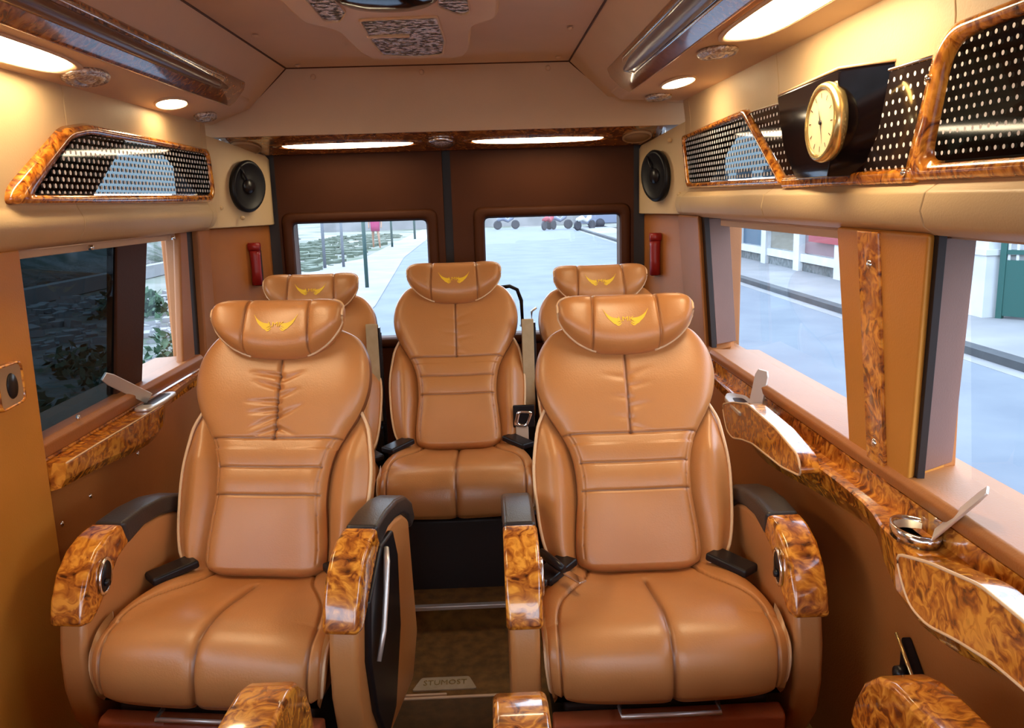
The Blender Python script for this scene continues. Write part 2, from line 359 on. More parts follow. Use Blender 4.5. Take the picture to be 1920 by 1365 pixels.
# side walls: lower panel, sill, upper cover, pillars ------------------------------------------------
def side(sgn, X0, name):
    """sgn +1: right wall, interior face at X0, growing outwards"""
    f = lambda x: X0 + sgn * x
    def pr(mb, pts, a, b): return mb.prism([(f(p[0]), p[1]) for p in pts], a, b, 'y')
    w_ = struct(name, pr(MB(), [(0, 0), (0, 0.745), (0.16, 0.745), (0.16, -0.3), (0, -0.3)], -1.6, 3.5), 'wall_low')
    return w_, f, pr
wr, fR, prR = side(1, XR, 'wall_right')
wl, fL, prL = side(-1, XL, 'wall_left')
prR(MB(), [(-0.012, 0.752), (-0.014, 0.768), (-0.004, 0.778), (0.16, 0.770), (0.16, 0.744), (-0.004, 0.742)], -1.6, 2.76).build('window_sill', 'wall_low', wr, bevel=0.004)
prL(MB(), [(-0.012, 0.762), (-0.014, 0.778), (-0.004, 0.790), (0.16, 0.782), (0.16, 0.744), (-0.004, 0.744)], 1.30, 2.94).build('window_sill', 'wall_low', wl, bevel=0.004)
up = [(-0.03, 1.222), (-0.052, 1.236), (-0.060, 1.262), (-0.054, 1.292), (-0.030, 1.308), (-0.024, 1.32), (-0.024, 1.56), (-0.035, 1.645), (0.18, 1.66), (0.18, 1.215)]
upL = [(-0.016, 1.222), (-0.036, 1.236), (-0.050, 1.262), (-0.052, 1.285), (-0.042, 1.305), (-0.038, 1.315), (-0.038, 1.35), (-0.038, 1.62), (0.16, 1.62), (0.16, 1.215)]
upR_lo = up[:6] + [(-0.024, 1.336), (0.18, 1.336), (0.18, 1.215)]; upR_hi = [(-0.024, 1.50), (-0.024, 1.56), (-0.035, 1.645), (0.18, 1.66), (0.18, 1.50)]  # split profiles leave added openings; sky through the dotted glass imitates its reflection
upL_lo = upL[:6] + [(-0.038, 1.345), (0.16, 1.345), (0.16, 1.215)]; upL_hi = [(-0.038, 1.490), (-0.038, 1.62), (0.16, 1.62), (0.16, 1.490)]
mbr = MB(); prR(mbr, up, 1.335, 2.12); prR(mbr, [(p[0], p[1]) if p[0] < 0.1 else (0.03, p[1]) for p in up], 3.02, 3.10); prR(mbr, up, -1.6, 0.42)
for a, b in ((0.42, 1.335), (2.12, 3.02)): prR(mbr, upR_lo, a, b); prR(mbr, upR_hi, a, b)
cr_ = mbr.build('upper_cover', 'beige', wr, bevel=0.004)
mbl = MB(); prL(mbl, upL, -1.6, 2.10); prL(mbl, [(p[0], p[1]) if p[0] < 0.1 else (0.005, p[1]) for p in upL], 3.08, 3.13); prL(mbl, upL_lo, 2.10, 3.08); prL(mbl, upL_hi, 2.10, 3.08)
cl_ = mbl.build('upper_cover', 'beige', wl, bevel=0.004)
# added dark plates behind the dotted glass, shaping its sky patches to imitate reflections
bk_ = MB()
bk_.prism([(1.88, 1.34), (2.09, 1.485), (2.42, 1.495), (2.18, 1.34)], -1.0005, -0.9965).prism([(3.085, 1.345), (3.085, 1.493), (2.63, 1.493), (2.98, 1.345)], -1.0005, -0.9965)
bk_.build('added_backing', 'dark', wl)
bk_ = MB().prism([(2.40, 1.50), (3.05, 1.497), (2.97, 1.337), (2.75, 1.337), (2.45, 1.46)], 0.7315, 0.7357).prism([(0.42, 1.338), (0.42, 1.52), (1.16, 1.518), (1.12, 1.42), (1.27, 1.37), (1.33, 1.338)], 0.7315, 0.7357).prism([(1.16, 1.42), (1.16, 1.52), (1.25, 1.52)], 0.7315, 0.7357)
bk_.build('added_backing', 'dark', wr)
# right pillars
def post(par, f, x0, x1, y0a, y1a, y0b, y1b, m, z0=0.745, z1=1.225, lean=0.04, nm='pillar', bevel=0.008, sk=0.0):
    """upright between windows; (y0a,y1a) at its foot, (y0b,y1b) at its head; leans inwards"""
    mb = MB().add([(f(x0), y0a, z0), (f(x1), y0a + sk, z0), (f(x1), y1a, z0), (f(x0), y1a, z0), (f(x0 - lean), y0b, z1), (f(x1 - lean), y0b + sk, z1), (f(x1 - lean), y1b, z1), (f(x0 - lean), y1b, z1)],
                  [(0, 3, 2, 1), (4, 5, 6, 7), (0, 1, 5, 4), (1, 2, 6, 5), (2, 3, 7, 6), (3, 0, 4, 7)])
    return mb.build(nm, m, par, bevel=bevel)
post(wr, fR, -0.002, 0.12, 1.425, 1.675, 1.335, 1.70, 'door_skin', sk=0.08)
post(wr, fR, 0.03, 0.12, 2.84, 3.0, 2.82, 3.0, 'wall_low', z0=0.77, sk=0.08)
post(wr, fR, 0.012, 0.03, 2.82, 2.86, 2.80, 2.84, 'dark', z0=0.77, bevel=0.002)
post(wr, fR, -0.004, 0.12, 2.84, 3.12, 2.82, 3.12, 'wall_low', sk=0.1)
post(wr, fR, 0.012, 0.026, 1.420, 1.45, 1.330, 1.36, 'dark', z0=0.77, bevel=0.001)
post(wr, fR, 0.055, 0.13, 1.470, 1.53, 1.420, 1.48, 'wall_low', z0=0.77, bevel=0.004, sk=0.03)
post(wr, fR, -0.002, 0.12, 0.05, 0.30, 0.05, 0.30, 'wall_low')
post(wr, fR, 0.024, 0.12, 1.438, 1.60, 1.348, 1.60, 'reveal', z0=0.779, z1=1.216, nm='jamb', sk=0.058, bevel=0.002)
post(wr, fR, 0.034, 0.12, 2.835, 2.95, 2.815, 2.95, 'reveal', z0=0.779, z1=1.216, nm='jamb', sk=0.06, bevel=0.002)
# burl strip on the post
bs = post(wr, fR, -0.008, 0.03, 1.50, 1.575, 1.505, 1.592, 'burl', z0=0.74, z1=1.222, nm='burl_strip', bevel=0.004)
for z, x in ((0.81, 0.005), (1.16, 0.034)):
    MB().lathe([(0.009, -0.004), (0.009, 0.002), (0.004, 0.005)], (XR - 0.008 - x, 1.54, z), (-1, 0, 0.08), n=14).build('screw', 'chrome', bs, smooth=True)
# left pillars
post(wl, fL, 0.008, 0.034, 2.80, 2.92, 2.87, 2.94, 'wall_low', z0=0.78, lean=0.01)
post(wl, fL, 0.020, 0.036, 2.90, 3.05, 2.93, 3.05, 'dark', z0=0.78, bevel=0.002, lean=0.01)
post(wl, fL, -0.004, 0.12, 3.00, 3.15, 3.02, 3.15, 'wall_low', lean=0.01)
# screws along the left wall
for (y, z) in ((2.02, 0.800), (2.35, 0.605), (2.05, 0.585), (1.90, 0.57)):
    MB().lathe([(0.007, -0.003), (0.007, 0.002), (0.003, 0.004)], (XL + 0.012 if z > .7 else XL, y, z), (1, 0, 0), n=12).build('screw', 'chrome', wl, smooth=True)
MB().lathe([(0.008, -0.003), (0.008, 0.003), (0.003, 0.005)], (-1.008, 1.94, 1.262), (1, 0, 0), n=12).build('screw', 'chrome', wl, smooth=True)
for y in (2.22, 2.80):
    MB().lathe([(0.007, -0.003), (0.007, 0.006), (0.004, 0.009)], (-1.0395, y, 1.208), (1, 0, 0), n=12).build('screw', 'chrome', wl, smooth=True)
# front bulkhead below the windscreen and roof above it
struct('wall_front', MB().box((-1.2, -1.66, -0.1), (0.95, -1.6, 0.85)).box((-1.2, -1.66, 1.72), (0.95, -1.6, 2.0)), 'wall_low')
# left sliding door panel near the camera
dl = struct('door_1', MB().prism([(1.28, 0.0), (1.845, 0.0), (1.850, 0.8), (1.862, 1.224), (1.28, 1.224)], -1.14, -1.025), 'door_skin', bevel=0.006)
# rear corners (quarter trims) ------------------------------------------------------------------------
def quarter(sx_, pts_out, name, m_low, m_up):
    pass
cl = [(-1.2, 3.10), (-1.02, 3.10), (-1.00, 3.13), (-0.868, 3.42), (-0.868, 3.47), (-1.2, 3.47)]
cr = [(0.95, 3.07), (0.76, 3.07), (0.735, 3.10), (0.635, 3.42), (0.635, 3.47), (0.95, 3.47)]
def corner(pts, par):
    top = [1.56 if y < 3.2 else 1.5445 - (y - 3.225) * 0.2359 for x, y in pts]; n = len(pts); vs_ = [(x, y, 1.226) for x, y in pts] + [(x, y, z) for (x, y), z in zip(pts, top)]
    MB().add(vs_, [tuple(range(n))] + [(n + 1, n + 2, n + 3), (n, n + 1, n + 3, n + 4), (n, n + 4, n + 5)] + [(i, (i + 1) % n, n + (i + 1) % n, n + i) for i in range(n)]).build('corner_cover', 'beige', par, bevel=0.004)
corner([(-1.05, 3.10), (-1.02, 3.10), (-1.00, 3.13), (-0.868, 3.42), (-0.868, 3.47), (-1.05, 3.47)], wl)
corner([(0.79, 3.07), (0.76, 3.07), (0.735, 3.10), (0.635, 3.42), (0.635, 3.47), (0.79, 3.47)], wr)
MB().prism([(x - 0.022 if x > -1.1 else x, y + 0.01) for x, y in cl], 0.0, 1.226, 'z').build('corner_pillar', 'wall_low', wl, bevel=0.008)
MB().prism([(x + 0.022 if x < 0.9 else x, y + 0.01) for x, y in cr], 0.0, 1.226, 'z').build('corner_pillar', 'wall_low', wr, bevel=0.008)
for w_, p in ((wl, (-0.985, 3.165, 1.30)), (wr, (0.722, 3.125, 1.30)), (wr, (0.70, 3.19, 1.50)), (wl, (-0.93, 3.24, 1.26))):
    MB().lathe([(0.008, -0.006), (0.008, 0.002), (0.003, 0.005)], p, (0, -1, 0), n=12).build('screw', 'beige', w_, smooth=True)

MB().box((-1.2, 3.32, 1.2), (-1.18, 3.55, 1.6)).build('sky_leak_blocker', 'dark', wl)  # unseen plates added to block sky light leaking in behind the corner covers
MB().box((0.93, 3.32, 1.2), (0.95, 3.55, 1.6)).build('sky_leak_blocker', 'dark', wr)
# rear doors -------------------------------------------------------------------------------------------
def frame_panel(mb, x0, x1, z0, z1, wx0, wx1, wz0, wz1, y0, y1):
    mb.box((x0, y0, z0), (wx0, y1, z1)); mb.box((wx1, y0, z0), (x1, y1, z1))
    mb.box((wx0, y0, z0), (wx1, y1, wz0)); mb.box((wx0, y0, wz1), (wx1, y1, z1)); return mb
YD = 3.45
def rear_door(name, x0, x1, wx0, wx1):
    d = struct(name, frame_panel(MB(), x0, x1, 0.05, 1.56, wx0, wx1, 0.74, 1.232, YD, YD + 0.09), 'door_dark')
    o = smooth_loop([(wx0 - 0.045, 0.70), (wx1 + 0.045, 0.70), (wx1 + 0.045, 1.272), (wx0 - 0.045, 1.272)], 0.04)
    i = smooth_loop([(wx0 + 0.002, 0.745), (wx1 - 0.002, 0.745), (wx1 - 0.002, 1.226), (wx0 + 0.002, 1.226)], 0.02)
    MB().ring(o, i, lambda p, h: (p[0], YD - h, p[1]), 0.0, 0.014).build('window_surround', 'door_dark', d, smooth=True)
    MB().box((wx0, YD + 0.07, 0.74), (wx1, YD + 0.076, 1.232)).build('glass_pane', 'glass', d)
    return d
rear_door('door_2', -0.845, -0.172, -0.79, -0.243)
rear_door('door_3', -0.137, 0.61, -0.008, 0.553)
struct('trim_2', MB().box((-0.175, YD + 0.03, 0.05), (-0.134, YD + 0.10, 1.56)), 'dark')
struct('trim_3', MB().box((-0.90, YD + 0.02, 0.05), (-0.84, YD + 0.10, 1.56)).box((0.605, YD + 0.02, 0.05), (0.70, YD + 0.10, 1.56)), 'dark')
# side windows ------------------------------------------------------------------------------------------
def lean_pane(x0, x1, ya, yb, z0, z1, t=0.005):
    return MB().add([(x0, ya, z0), (x0, yb, z0), (x0 + t, yb, z0), (x0 + t, ya, z0), (x1, ya, z1), (x1, yb, z1), (x1 + t, yb, z1), (x1 + t, ya, z1)],
                    [(0, 1, 2, 3), (4, 7, 6, 5), (0, 4, 5, 1), (1, 5, 6, 2), (2, 6, 7, 3), (3, 7, 4, 0)])
struct('window_1', lean_pane(0.875, 0.835, 1.66, 2.90, 0.76, 1.23), 'glass')
struct('window_2', lean_pane(0.875, 0.835, 0.25, 1.42, 0.76, 1.23), 'glass')
struct('window_3', lean_pane(-1.095, -1.075, 2.40, 2.92, 0.77, 1.23), 'glass')
w4 = struct('window_4', lean_pane(-1.085, -1.065, 1.75, 2.46, 0.77, 1.23), 'glass_tint')
MB().add([(-1.070, 2.33, 0.785), (-1.070, 2.51, 0.785), (-1.10, 2.51, 0.785), (-1.10, 2.33, 0.785), (-1.055, 2.42, 1.225), (-1.055, 2.64, 1.225), (-1.085, 2.64, 1.225), (-1.085, 2.42, 1.225)],
         [(0, 1, 2, 3), (4, 7, 6, 5), (0, 4, 5, 1), (1, 5, 6, 2), (2, 6, 7, 3), (3, 7, 4, 0)]).build('dark_divider', 'door_dark', w4, bevel=0.004)
struct('window_5', lean_pane(-1.165, -1.13, -1.5, 1.3, 0.77, 1.23), 'glass')
struct('window_6', lean_pane(0.875, 0.835, -1.5, 0.1, 0.76, 1.23), 'glass')

# ================================================================== SEATS
B0 = Vector((0, 0.375, 0.415)); T = Vector((0, 0.45, 0.893)).normalized(); NN = Vector((0, -0.893, 0.45)).normalized()
def bpos(x, s, d): return Vector((x, 0, 0)) + B0 + T * s + NN * d
def groove(x, s, segs):
    g = 0
    for sg in segs:
        dd, t = seg_dist(x, s, sg[0]); wd = sg[1]
        if dd < wd * 4: g += sg[2] * exp(-(dd / wd) ** 2) * (1 if len(sg) < 4 else (1 - t) ** sg[3])
    return g
WC = [(0, 0.125), (0.02, 0.146), (0.06, 0.150), (0.12, 0.145), (0.18, 0.139), (0.25, 0.143), (0.30, 0.156), (0.34, 0.176), (0.38, 0.200), (0.42, 0.217), (0.46, 0.225), (0.50, 0.224), (0.54, 0.214), (0.58, 0.190), (0.61, 0.155), (0.63, 0.11)]
WO = [(-0.01, 0.17), (0.03, 0.212), (0.08, 0.230), (0.16, 0.240), (0.25, 0.243), (0.33, 0.233), (0.36, 0.226), (0.40, 0.205), (0.45, 0.17), (0.52, 0.14), (0.60, 0.10)]
CREASE_L = [(((0.006, 0.35 + a), (-0.07 - 0.03 * random.random(), 0.35 + a + b)), 0.0055, 0.0095, 1.1) for a, b in ((0.0, -0.03), (0.03, -0.035), (0.065, 0.0), (0.10, 0.02), (0.13, 0.012), (0.045, -0.01))] + \
           [(((0.008, 0.38 + a), (0.06 + 0.03 * random.random(), 0.38 + a + b)), 0.0055, 0.0075, 1.1) for a, b in ((-0.03, -0.02), (0.0, 0.03), (0.05, 0.02), (0.09, 0.025))]
CREASE_R = [(((0.006, 0.36 + a), (-0.06 - 0.03 * random.random(), 0.36 + a + b)), 0.007, 0.0026, 1.1) for a, b in ((0.0, 0.01), (0.05, 0.01), (0.10, 0.015))] + \
           [(((0.008, 0.37 + a), (0.07, 0.37 + a + b)), 0.007, 0.0030, 1.1) for a, b in ((0.07, 0.012), (0.10, 0.02), (0.02, 0.01), (-0.03, -0.02))]
def pad_mesh(creases):
    cx = 0.0
    seams = [(((cx, 0.325), (cx, 0.56)), 0.0030, 0.010), (((-0.18, 0.325), (0.18, 0.325)), 0.0027, 0.006), (((-0.128, 0.253), (0.128, 0.253)), 0.0025, 0.0055), (((-0.128, 0.186), (0.128, 0.186)), 0.0025, 0.0055)]
    for sg in (-1, 1):
        pts = [(sg * (sinterp(WC, s_) - 0.017), s_) for s_ in (0.03, 0.06, 0.1, 0.14, 0.18, 0.22, 0.26, 0.30, 0.325)]
        seams += [((a, b), 0.0026, 0.0022) for a, b in zip(pts, pts[1:])]
    allg = seams + creases
    rows = []; at = []; ns = 230; nx = 160
    for i in range(ns + 1):
        q = i / ns; s_ = -0.004 + (0.634) * (0.5 - 0.5 * cos(pi * q)) * 0.25 + 0.634 * q * 0.75
        wd = sinterp(WC, s_)
        endr = min(1, (max(s_, -0.004) + 0.0045) / 0.022); endr = sqrt(max(0, 1 - (1 - endr) ** 2))
        endt = min(1, (0.632 - s_) / 0.05); endt = sqrt(max(0.0, 1 - (1 - endt) ** 2))
        e = endr * endt; row = []
        for k in range(nx + 1):
            u = sin((k / nx - 0.5) * pi); x = u * wd * (0.35 + 0.65 * e if s_ > 0.5 else 0.90 + 0.10 * e)
            thick = 0.060 * (1 - abs(u) ** 7) ** 0.42
            puff = 0.010 * exp(-((s_ - 0.44) / 0.09) ** 2) * (1 - u * u)
            seamlift = 0.004 * (abs(sin((s_ - 0.186) / 0.068 * pi)) if 0.186 < s_ < 0.322 else 0) * (1 - abs(u) ** 8)
            wrap = 0.028 * (abs(x) / 0.22) ** 2 if s_ > 0.3 else 0.020 * (abs(x) / 0.15) ** 2
            lum = 0.012 * exp(-((s_ - 0.2) / 0.12) ** 2)
            g = groove(x, s_, allg) if thick > 0.01 else 0
            at.append(max(min(0.8, (groove(x, s_, seams) / 0.006) ** 1.6 * 0.8), 0.85 if abs(u) > 0.993 else 0))  # seam thread, plus painted contact shadow along the edge against the bolster
            row.append(bpos(x, s_, (thick + puff + seamlift) * (0.15 + 0.85 * e) + wrap + lum - g))
        back = [bpos(p_ * wd * 0.8, s_, -0.02) for p_ in (0.9, 0.3, -0.3, -0.9)]
        rows.append(row + back); at += [0] * 4
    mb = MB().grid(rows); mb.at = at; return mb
def bolster_mesh():
    rows = []
    for i in range(61):
        s_ = -0.012 + 0.625 * i / 60; wd = sinterp(WO, s_)
        e = min(1, (s_ + 0.013) / 0.03); e = sqrt(max(0, 1 - (1 - e) ** 2)); et = min(1, (0.615 - s_) / 0.08); et = sqrt(max(0, 1 - (1 - et) ** 2)); e *= et
        row = []
        for k in range(81):
            a = -pi * 0.5 + pi * k / 80; u = sin(a)
            wc_ = sinterp(WC, max(s_, 0.02)); xc_ = (wc_ + wd) / 2; hw_ = max(0.012, (wd - wc_) / 2)
            th = 0.010 + (0.050 if s_ < 0.28 else max(0.012, 0.050 - (s_ - 0.28) * 0.42)) * exp(-((abs(u) * wd - xc_) / (hw_ * 0.95)) ** 2) * (1 - abs(u) ** 7) ** 0.5
            row.append(bpos(u * wd * (0.8 + 0.2 * e), s_, 0.004 + th * (0.2 + 0.8 * e) + 0.010 * abs(u) ** 2))
        for k in range(9):
            u = 1 - 2 * k / 8; row.append(bpos(u * wd * 0.97, s_, -0.02 - 0.055 * (1 - abs(u) ** 3) * e))
        rows.append(row)
    return MB().grid(rows)
HB = lambda u: 0.522 + 0.050 * abs(u) ** 2.6          # lower edge of headrest
HT = lambda u: 0.676 + 0.002 * cos(u * 5)
def hpos(u, v, front=1.0, off=0.0):
    """u across -1..1, v up -1..1"""
    hh = (1 - abs(u) ** 5) ** 0.38 if abs(u) < 1 else 0
    b, t_ = HB(u), HT(u); mid = (b + t_) / 2; half = (t_ - b) / 2 * hh
    x = u * 0.168; th = 0.052 * (max(0, 1 - abs(v) ** 3.2)) ** 0.5 * (max(0, 1 - abs(u) ** 6)) ** 0.45
    wrap = 0.040 * abs(u) ** 2.2
    dip = 0.006 * (1 - min(1, abs(u) / 0.5) ** 2)
    g = 0
    if front > 0:
        for sx_ in (-0.082, 0.082): g += 0.007 * exp(-((x - sx_ * (1 - 0.06 * v)) / 0.0028) ** 2) + 0.003 * exp(-((x - sx_) / 0.012) ** 2)
    return bpos(x, mid + half * v, 0.072 + wrap + (th - dip * (v + 1) / 2 - g if front > 0 else -th * 0.9) + off)
def headrest_mesh():
    rows = []; at = []
    for i in range(171):
        u = -1 + 2 * i / 170; u = sin(u * pi / 2) * 0.55 + u * 0.45; u = max(-0.9995, min(0.9995, u))
        row = [hpos(u, sin((k / 34 - 0.5) * pi)) for k in range(35)] + [hpos(u, sin((0.5 - k / 20) * pi), -1) for k in range(1, 20)]
        rows.append(row); at += [0.7 * exp(-((abs(u) * 0.168 - 0.082) / 0.0022) ** 2)] * 35 + [0] * 19
    mb = MB().grid(rows); mb.at = at; return mb
def headrest_piping(sg):
    mb = MB()
    for sg in (sg,):
        path = []
        for k in range(26):
            q = k / 25
            if q < 0.35: u = 0.80 + 0.19 * (q / 0.35); v = 1.0
            elif q < 0.6: u = 0.992; v = 1 - 2 * (q - 0.35) / 0.25
            else: u = 0.985 - 0.55 * (q - 0.6) / 0.4; v = -1.0
            path.append(hpos(sg * u, v * 0.999, 1.0, 0.002))
        mb.tube(path, 0.0036, 6)
    return mb
def emblem_mesh():
    mb = MB()
    def ep(x, s_, h=0.0):
        u = x / 0.168; b, t_ = HB(u), HT(u); hh = (1 - abs(u) ** 5) ** 0.38
        v = (s_ - (b + t_) / 2) / ((t_ - b) / 2 * hh)
        return hpos(u, v, 1.0, 0.0012 + h)
    for sg in (-1, 1):
        for j, (tx, ts, bx, bs_, wv) in enumerate(((0.062, 0.622, 0.016, 0.598, 0.0075), (0.056, 0.610, 0.016, 0.594, 0.0062), (0.046, 0.600, 0.014, 0.590, 0.0052), (0.034, 0.592, 0.012, 0.587, 0.004))):
            top = []; bot = []
            for k in range(8):
                q = k / 7; x = tx + (bx - tx) * q; c = ts + (bs_ - ts) * q ** 0.6 - 0.007 * sin(pi * q); h = wv * (sin(pi * min(1, q * 0.85 + 0.03))) ** 0.8
                x *= 0.90; top.append(ep(sg * x, c + h * .5)); bot.append(ep(sg * x, c - h * .5))
            mb.sheet([top, bot])
    tm = text_mb('LMK', 0.017, lambda a, b, c: ep(a * 1.25, 0.597 + b, c))
    mb.add(tm.v, tm.f)
    return mb
CUZ = [(0.0, 0.318), (0.02, 0.298)]
def cush_profile(q):
    """q 0..1 : from the back along the top, over the front edge and down; returns (y, z, ny, nz)"""
    pts = [(0.44, 0.405), (0.36, 0.418), (0.26, 0.434), (0.16, 0.448), (0.09, 0.452), (0.045, 0.442), (0.015, 0.418), (0.0, 0.385), (-0.004, 0.35), (0.002, 0.315), (0.015, 0.298)]
    L = [0]
    for a, b in zip(pts, pts[1:]): L.append(L[-1] + math.dist(a, b))
    ty = [(l / L[-1], p[0]) for l, p in zip(L, pts)]; tz = [(l / L[-1], p[1]) for l, p in zip(L, pts)]
    y, z = sinterp(ty, q), sinterp(tz, q); h = 0.01
    y2, z2 = sinterp(ty, min(1, q + h)), sinterp(tz, min(1, q + h)); y1, z1 = sinterp(ty, max(0, q - h)), sinterp(tz, max(0, q - h))
    dy, dz = y2 - y1, z2 - z1; l = math.hypot(dy, dz) or 1
    return y, z, dz / l, -dy / l, q * L[-1]
CW = [(0, 0.200), (0.2, 0.232), (0.35, 0.246), (0.5, 0.250), (0.7, 0.250), (0.85, 0.248), (1, 0.238)]      # outer half-width along the profile
CS = [(0, 0.115), (0.12, 0.118), (0.28, 0.140), (0.40, 0.175), (0.50, 0.203), (0.60, 0.215), (0.75, 0.218), (0.9, 0.216), (1, 0.212)]  # side seam
def cushion_mesh(centre_from=0.30, bend=0.0):
    rows = []; at = []; nq = 140; nu = 150
    for i in range(nq + 1):
        q = i / nq; y, z, ny, nz, arc = cush_profile(q); wd = sinterp(CW, q); cs = sinterp(CS, q); row = []
        eb = min(1, (1 - q) / 0.06); eb = sqrt(1 - (1 - eb) ** 2)
        for k in range(nu + 1):
            u = sin((k / nu - 0.5) * pi); x = u * wd; ax = abs(x)
            th = 0.045 * (1 - abs(u) ** 7) ** 0.5 - 0.045
            bol = 0.036 * exp(-((ax - (cs + wd) / 2) / (0.030 + 0.35 * (wd - cs))) ** 2) * max(0, 1 - q / 0.62) ** 0.5
            mid = 0.006 * cos(min(1, ax / cs) * pi / 2)
            g = 0.0075 * exp(-((ax - cs) / 0.0028) ** 2)
            if q > centre_from - 0.05:
                fade = min(1, max(0, (q - centre_from + 0.05) / 0.05)); cxs = bend * (q - 0.3)
                g += (0.007 * exp(-((x - cxs) / 0.0028) ** 2) + 0.004 * exp(-((x - cxs) / 0.014) ** 2)) * fade
            g += 0.0026 * exp(-((q - 0.15) / 0.006) ** 2) * (1 if ax < cs else 0)
            g += 0.003 * exp(-((q - 0.965) / 0.008) ** 2)
            at.append(min(0.75, (max(g - 0.001, 0) / 0.0075) ** 1.6)); d = th + bol + mid - g - (1 - eb) * 0.015
            row.append((x, y + ny * d * -1 * -1, z + nz * d) if False else (x, y - abs(ny) * d if ny < 0 else y + ny * d, z + nz * d))
        row += [(wd * 0.97, y + 0.02 if q > .6 else y, min(z, 0.40) - 0.03 if q < .6 else z), (wd * 0.9, max(y, 0.05), 0.30), (-wd * 0.9, max(y, 0.05), 0.30), (-wd * 0.97, y + 0.02 if q > .6 else y, min(z, 0.40) - 0.03 if q < .6 else z)]
        rows.append(row); at += [0] * 4
    mb = MB().grid(rows); mb.at = at; return mb
def cushion_piping(sg):
    mb = MB()
    for sg in (sg,):
        path = []
        for i in range(44):
            q = 0.16 + 0.83 * i / 43; y, z, ny, nz, _ = cush_profile(q); wd = sinterp(CW, q); d = 0.045 * (1 - 0.987 ** 7) ** 0.5 - 0.045 + 0.003
            path.append((sg * wd * 0.988, y + ny * d, z + nz * d + 0.002))
        mb.tube(path, 0.0036, 6)
    return mb
def back_piping(sg):
    mb = MB()
    for sg in (sg,):
        mb.tube([bpos(sg * (sinterp(WO, s_) * 0.985), s_, 0.034) for s_ in [0.02 + 0.38 * i / 24 for i in range(25)]], 0.0042, 6)
    return mb
ARM_BODY = [(0.50, 0.52), (0.44, 0.555), (0.36, 0.572), (0.20, 0.578), (0.12, 0.56), (0.07, 0.52), (0.042, 0.46), (0.030, 0.40), (0.028, 0.32), (0.045, 0.24), (0.10, 0.155), (0.19, 0.105), (0.46, 0.10), (0.53, 0.2)]
def arm_top(yz_out, yz_in): return yz_out + yz_in[::-1]
PAD_O = [(0.545, 0.50), (0.52, 0.555), (0.46, 0.592), (0.38, 0.612), (0.29, 0.620), (0.205, 0.617)]
PAD_I = [(0.50, 0.49), (0.475, 0.53), (0.43, 0.556), (0.36, 0.572), (0.29, 0.577), (0.215, 0.560)]
BURL_O = [(0.202, 0.617), (0.15, 0.612), (0.105, 0.596), (0.065, 0.562), (0.038, 0.515), (0.024, 0.465)]
BURL_I = [(0.222, 0.565), (0.175, 0.548), (0.138, 0.515), (0.105, 0.485), (0.078, 0.465), (0.056, 0.457)]
def build_seat(name, label, loc, rz, arms=True, creases=CREASE_R, group=None, centre=0.30, bend=0.0, belt='right'):
    t = thing(name, label, 'seat', loc, rz, group)
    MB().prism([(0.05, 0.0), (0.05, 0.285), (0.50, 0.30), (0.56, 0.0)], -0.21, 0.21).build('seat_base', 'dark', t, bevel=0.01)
    cu = cushion_mesh(centre, bend).build('seat_cushion', 'leather', t, smooth=True)
    for sg in (-1, 1): cushion_piping(sg).build('piping', 'piping', cu, smooth=True)
    bk = bolster_mesh().build('backrest', 'leather', t, smooth=True)
    for sg in (-1, 1): back_piping(sg).build('piping', 'piping', bk, smooth=True)
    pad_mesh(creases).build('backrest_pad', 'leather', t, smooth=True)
    hd = headrest_mesh().build('headrest', 'leather', t, smooth=True)
    for sg in (-1, 1): headrest_piping(sg).build('piping', 'piping', hd, smooth=True)
    emblem_mesh().build('emblem', 'gold', hd, label='yellow embroidered winged emblem')
    if arms:
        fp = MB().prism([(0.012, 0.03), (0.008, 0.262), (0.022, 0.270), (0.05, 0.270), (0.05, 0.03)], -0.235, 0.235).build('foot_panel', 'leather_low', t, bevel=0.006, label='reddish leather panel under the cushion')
        hb = MB().tube([(-0.10, 0.03, 0.287), (-0.10, 0.000, 0.283), (0.10, 0.000, 0.283), (0.10, 0.03, 0.287)], 0.005, 8).build('release_handle', 'satin', fp, smooth=True)
        for sg in (-1, 1):
            x0, x1 = (0.256, 0.316)
            ab = MB().prism(ARM_BODY, sg * x0, sg * x1).build('armrest', 'leather', t, bevel=0.014, seg=4)
            MB().prism(arm_top(PAD_O, PAD_I), sg * (x0 - 0.006), sg * (x1 + 0.006)).build('armrest_pad', 'black_pad', ab, bevel=0.010, seg=4)
            MB().prism(arm_top(BURL_O, BURL_I), sg * (x0 - 0.007), sg * (x1 + 0.007)).build('burl_cap', 'burl', ab, bevel=0.010, seg=4, label='glossy burl wood cap of the armrest')
            cd = MB().lathe([(0.040, 0.0), (0.040, 0.004), (0.035, 0.006), (0.033, 0.003), (0.0, 0.003)], (sg * (x0 - 0.008), 0.115, 0.535), (-sg, 0.0, 0), n=28, sx=1, sy=0.55, ref=(0, 0.35, 0.9)).build('control_rim', 'chrome', ab, smooth=True)
            MB().lathe([(0.032, 0.0), (0.032, 0.0045), (0.0, 0.0045)], (sg * (x0 - 0.008), 0.115, 0.535), (-sg, 0, 0), n=28, sx=1, sy=0.55, ref=(0, 0.35, 0.9)).lathe([(0.009, 0.004), (0.007, 0.012), (0, 0.013)], (sg * (x0 - 0.008), 0.110, 0.523), (-sg, 0, 0), n=16).build('control_dial', 'black', ab, smooth=True)
    for sg, tilt in ((-1, 0.6), (1, -0.5)):
        x = sg * 0.205
        MB().add(*oriented_box((x, 0.30, 0.462), (0.028, 0.055, 0.010), sg * 0.7, 0.10)).build('belt_buckle', 'black', t, bevel=0.006)
    return t
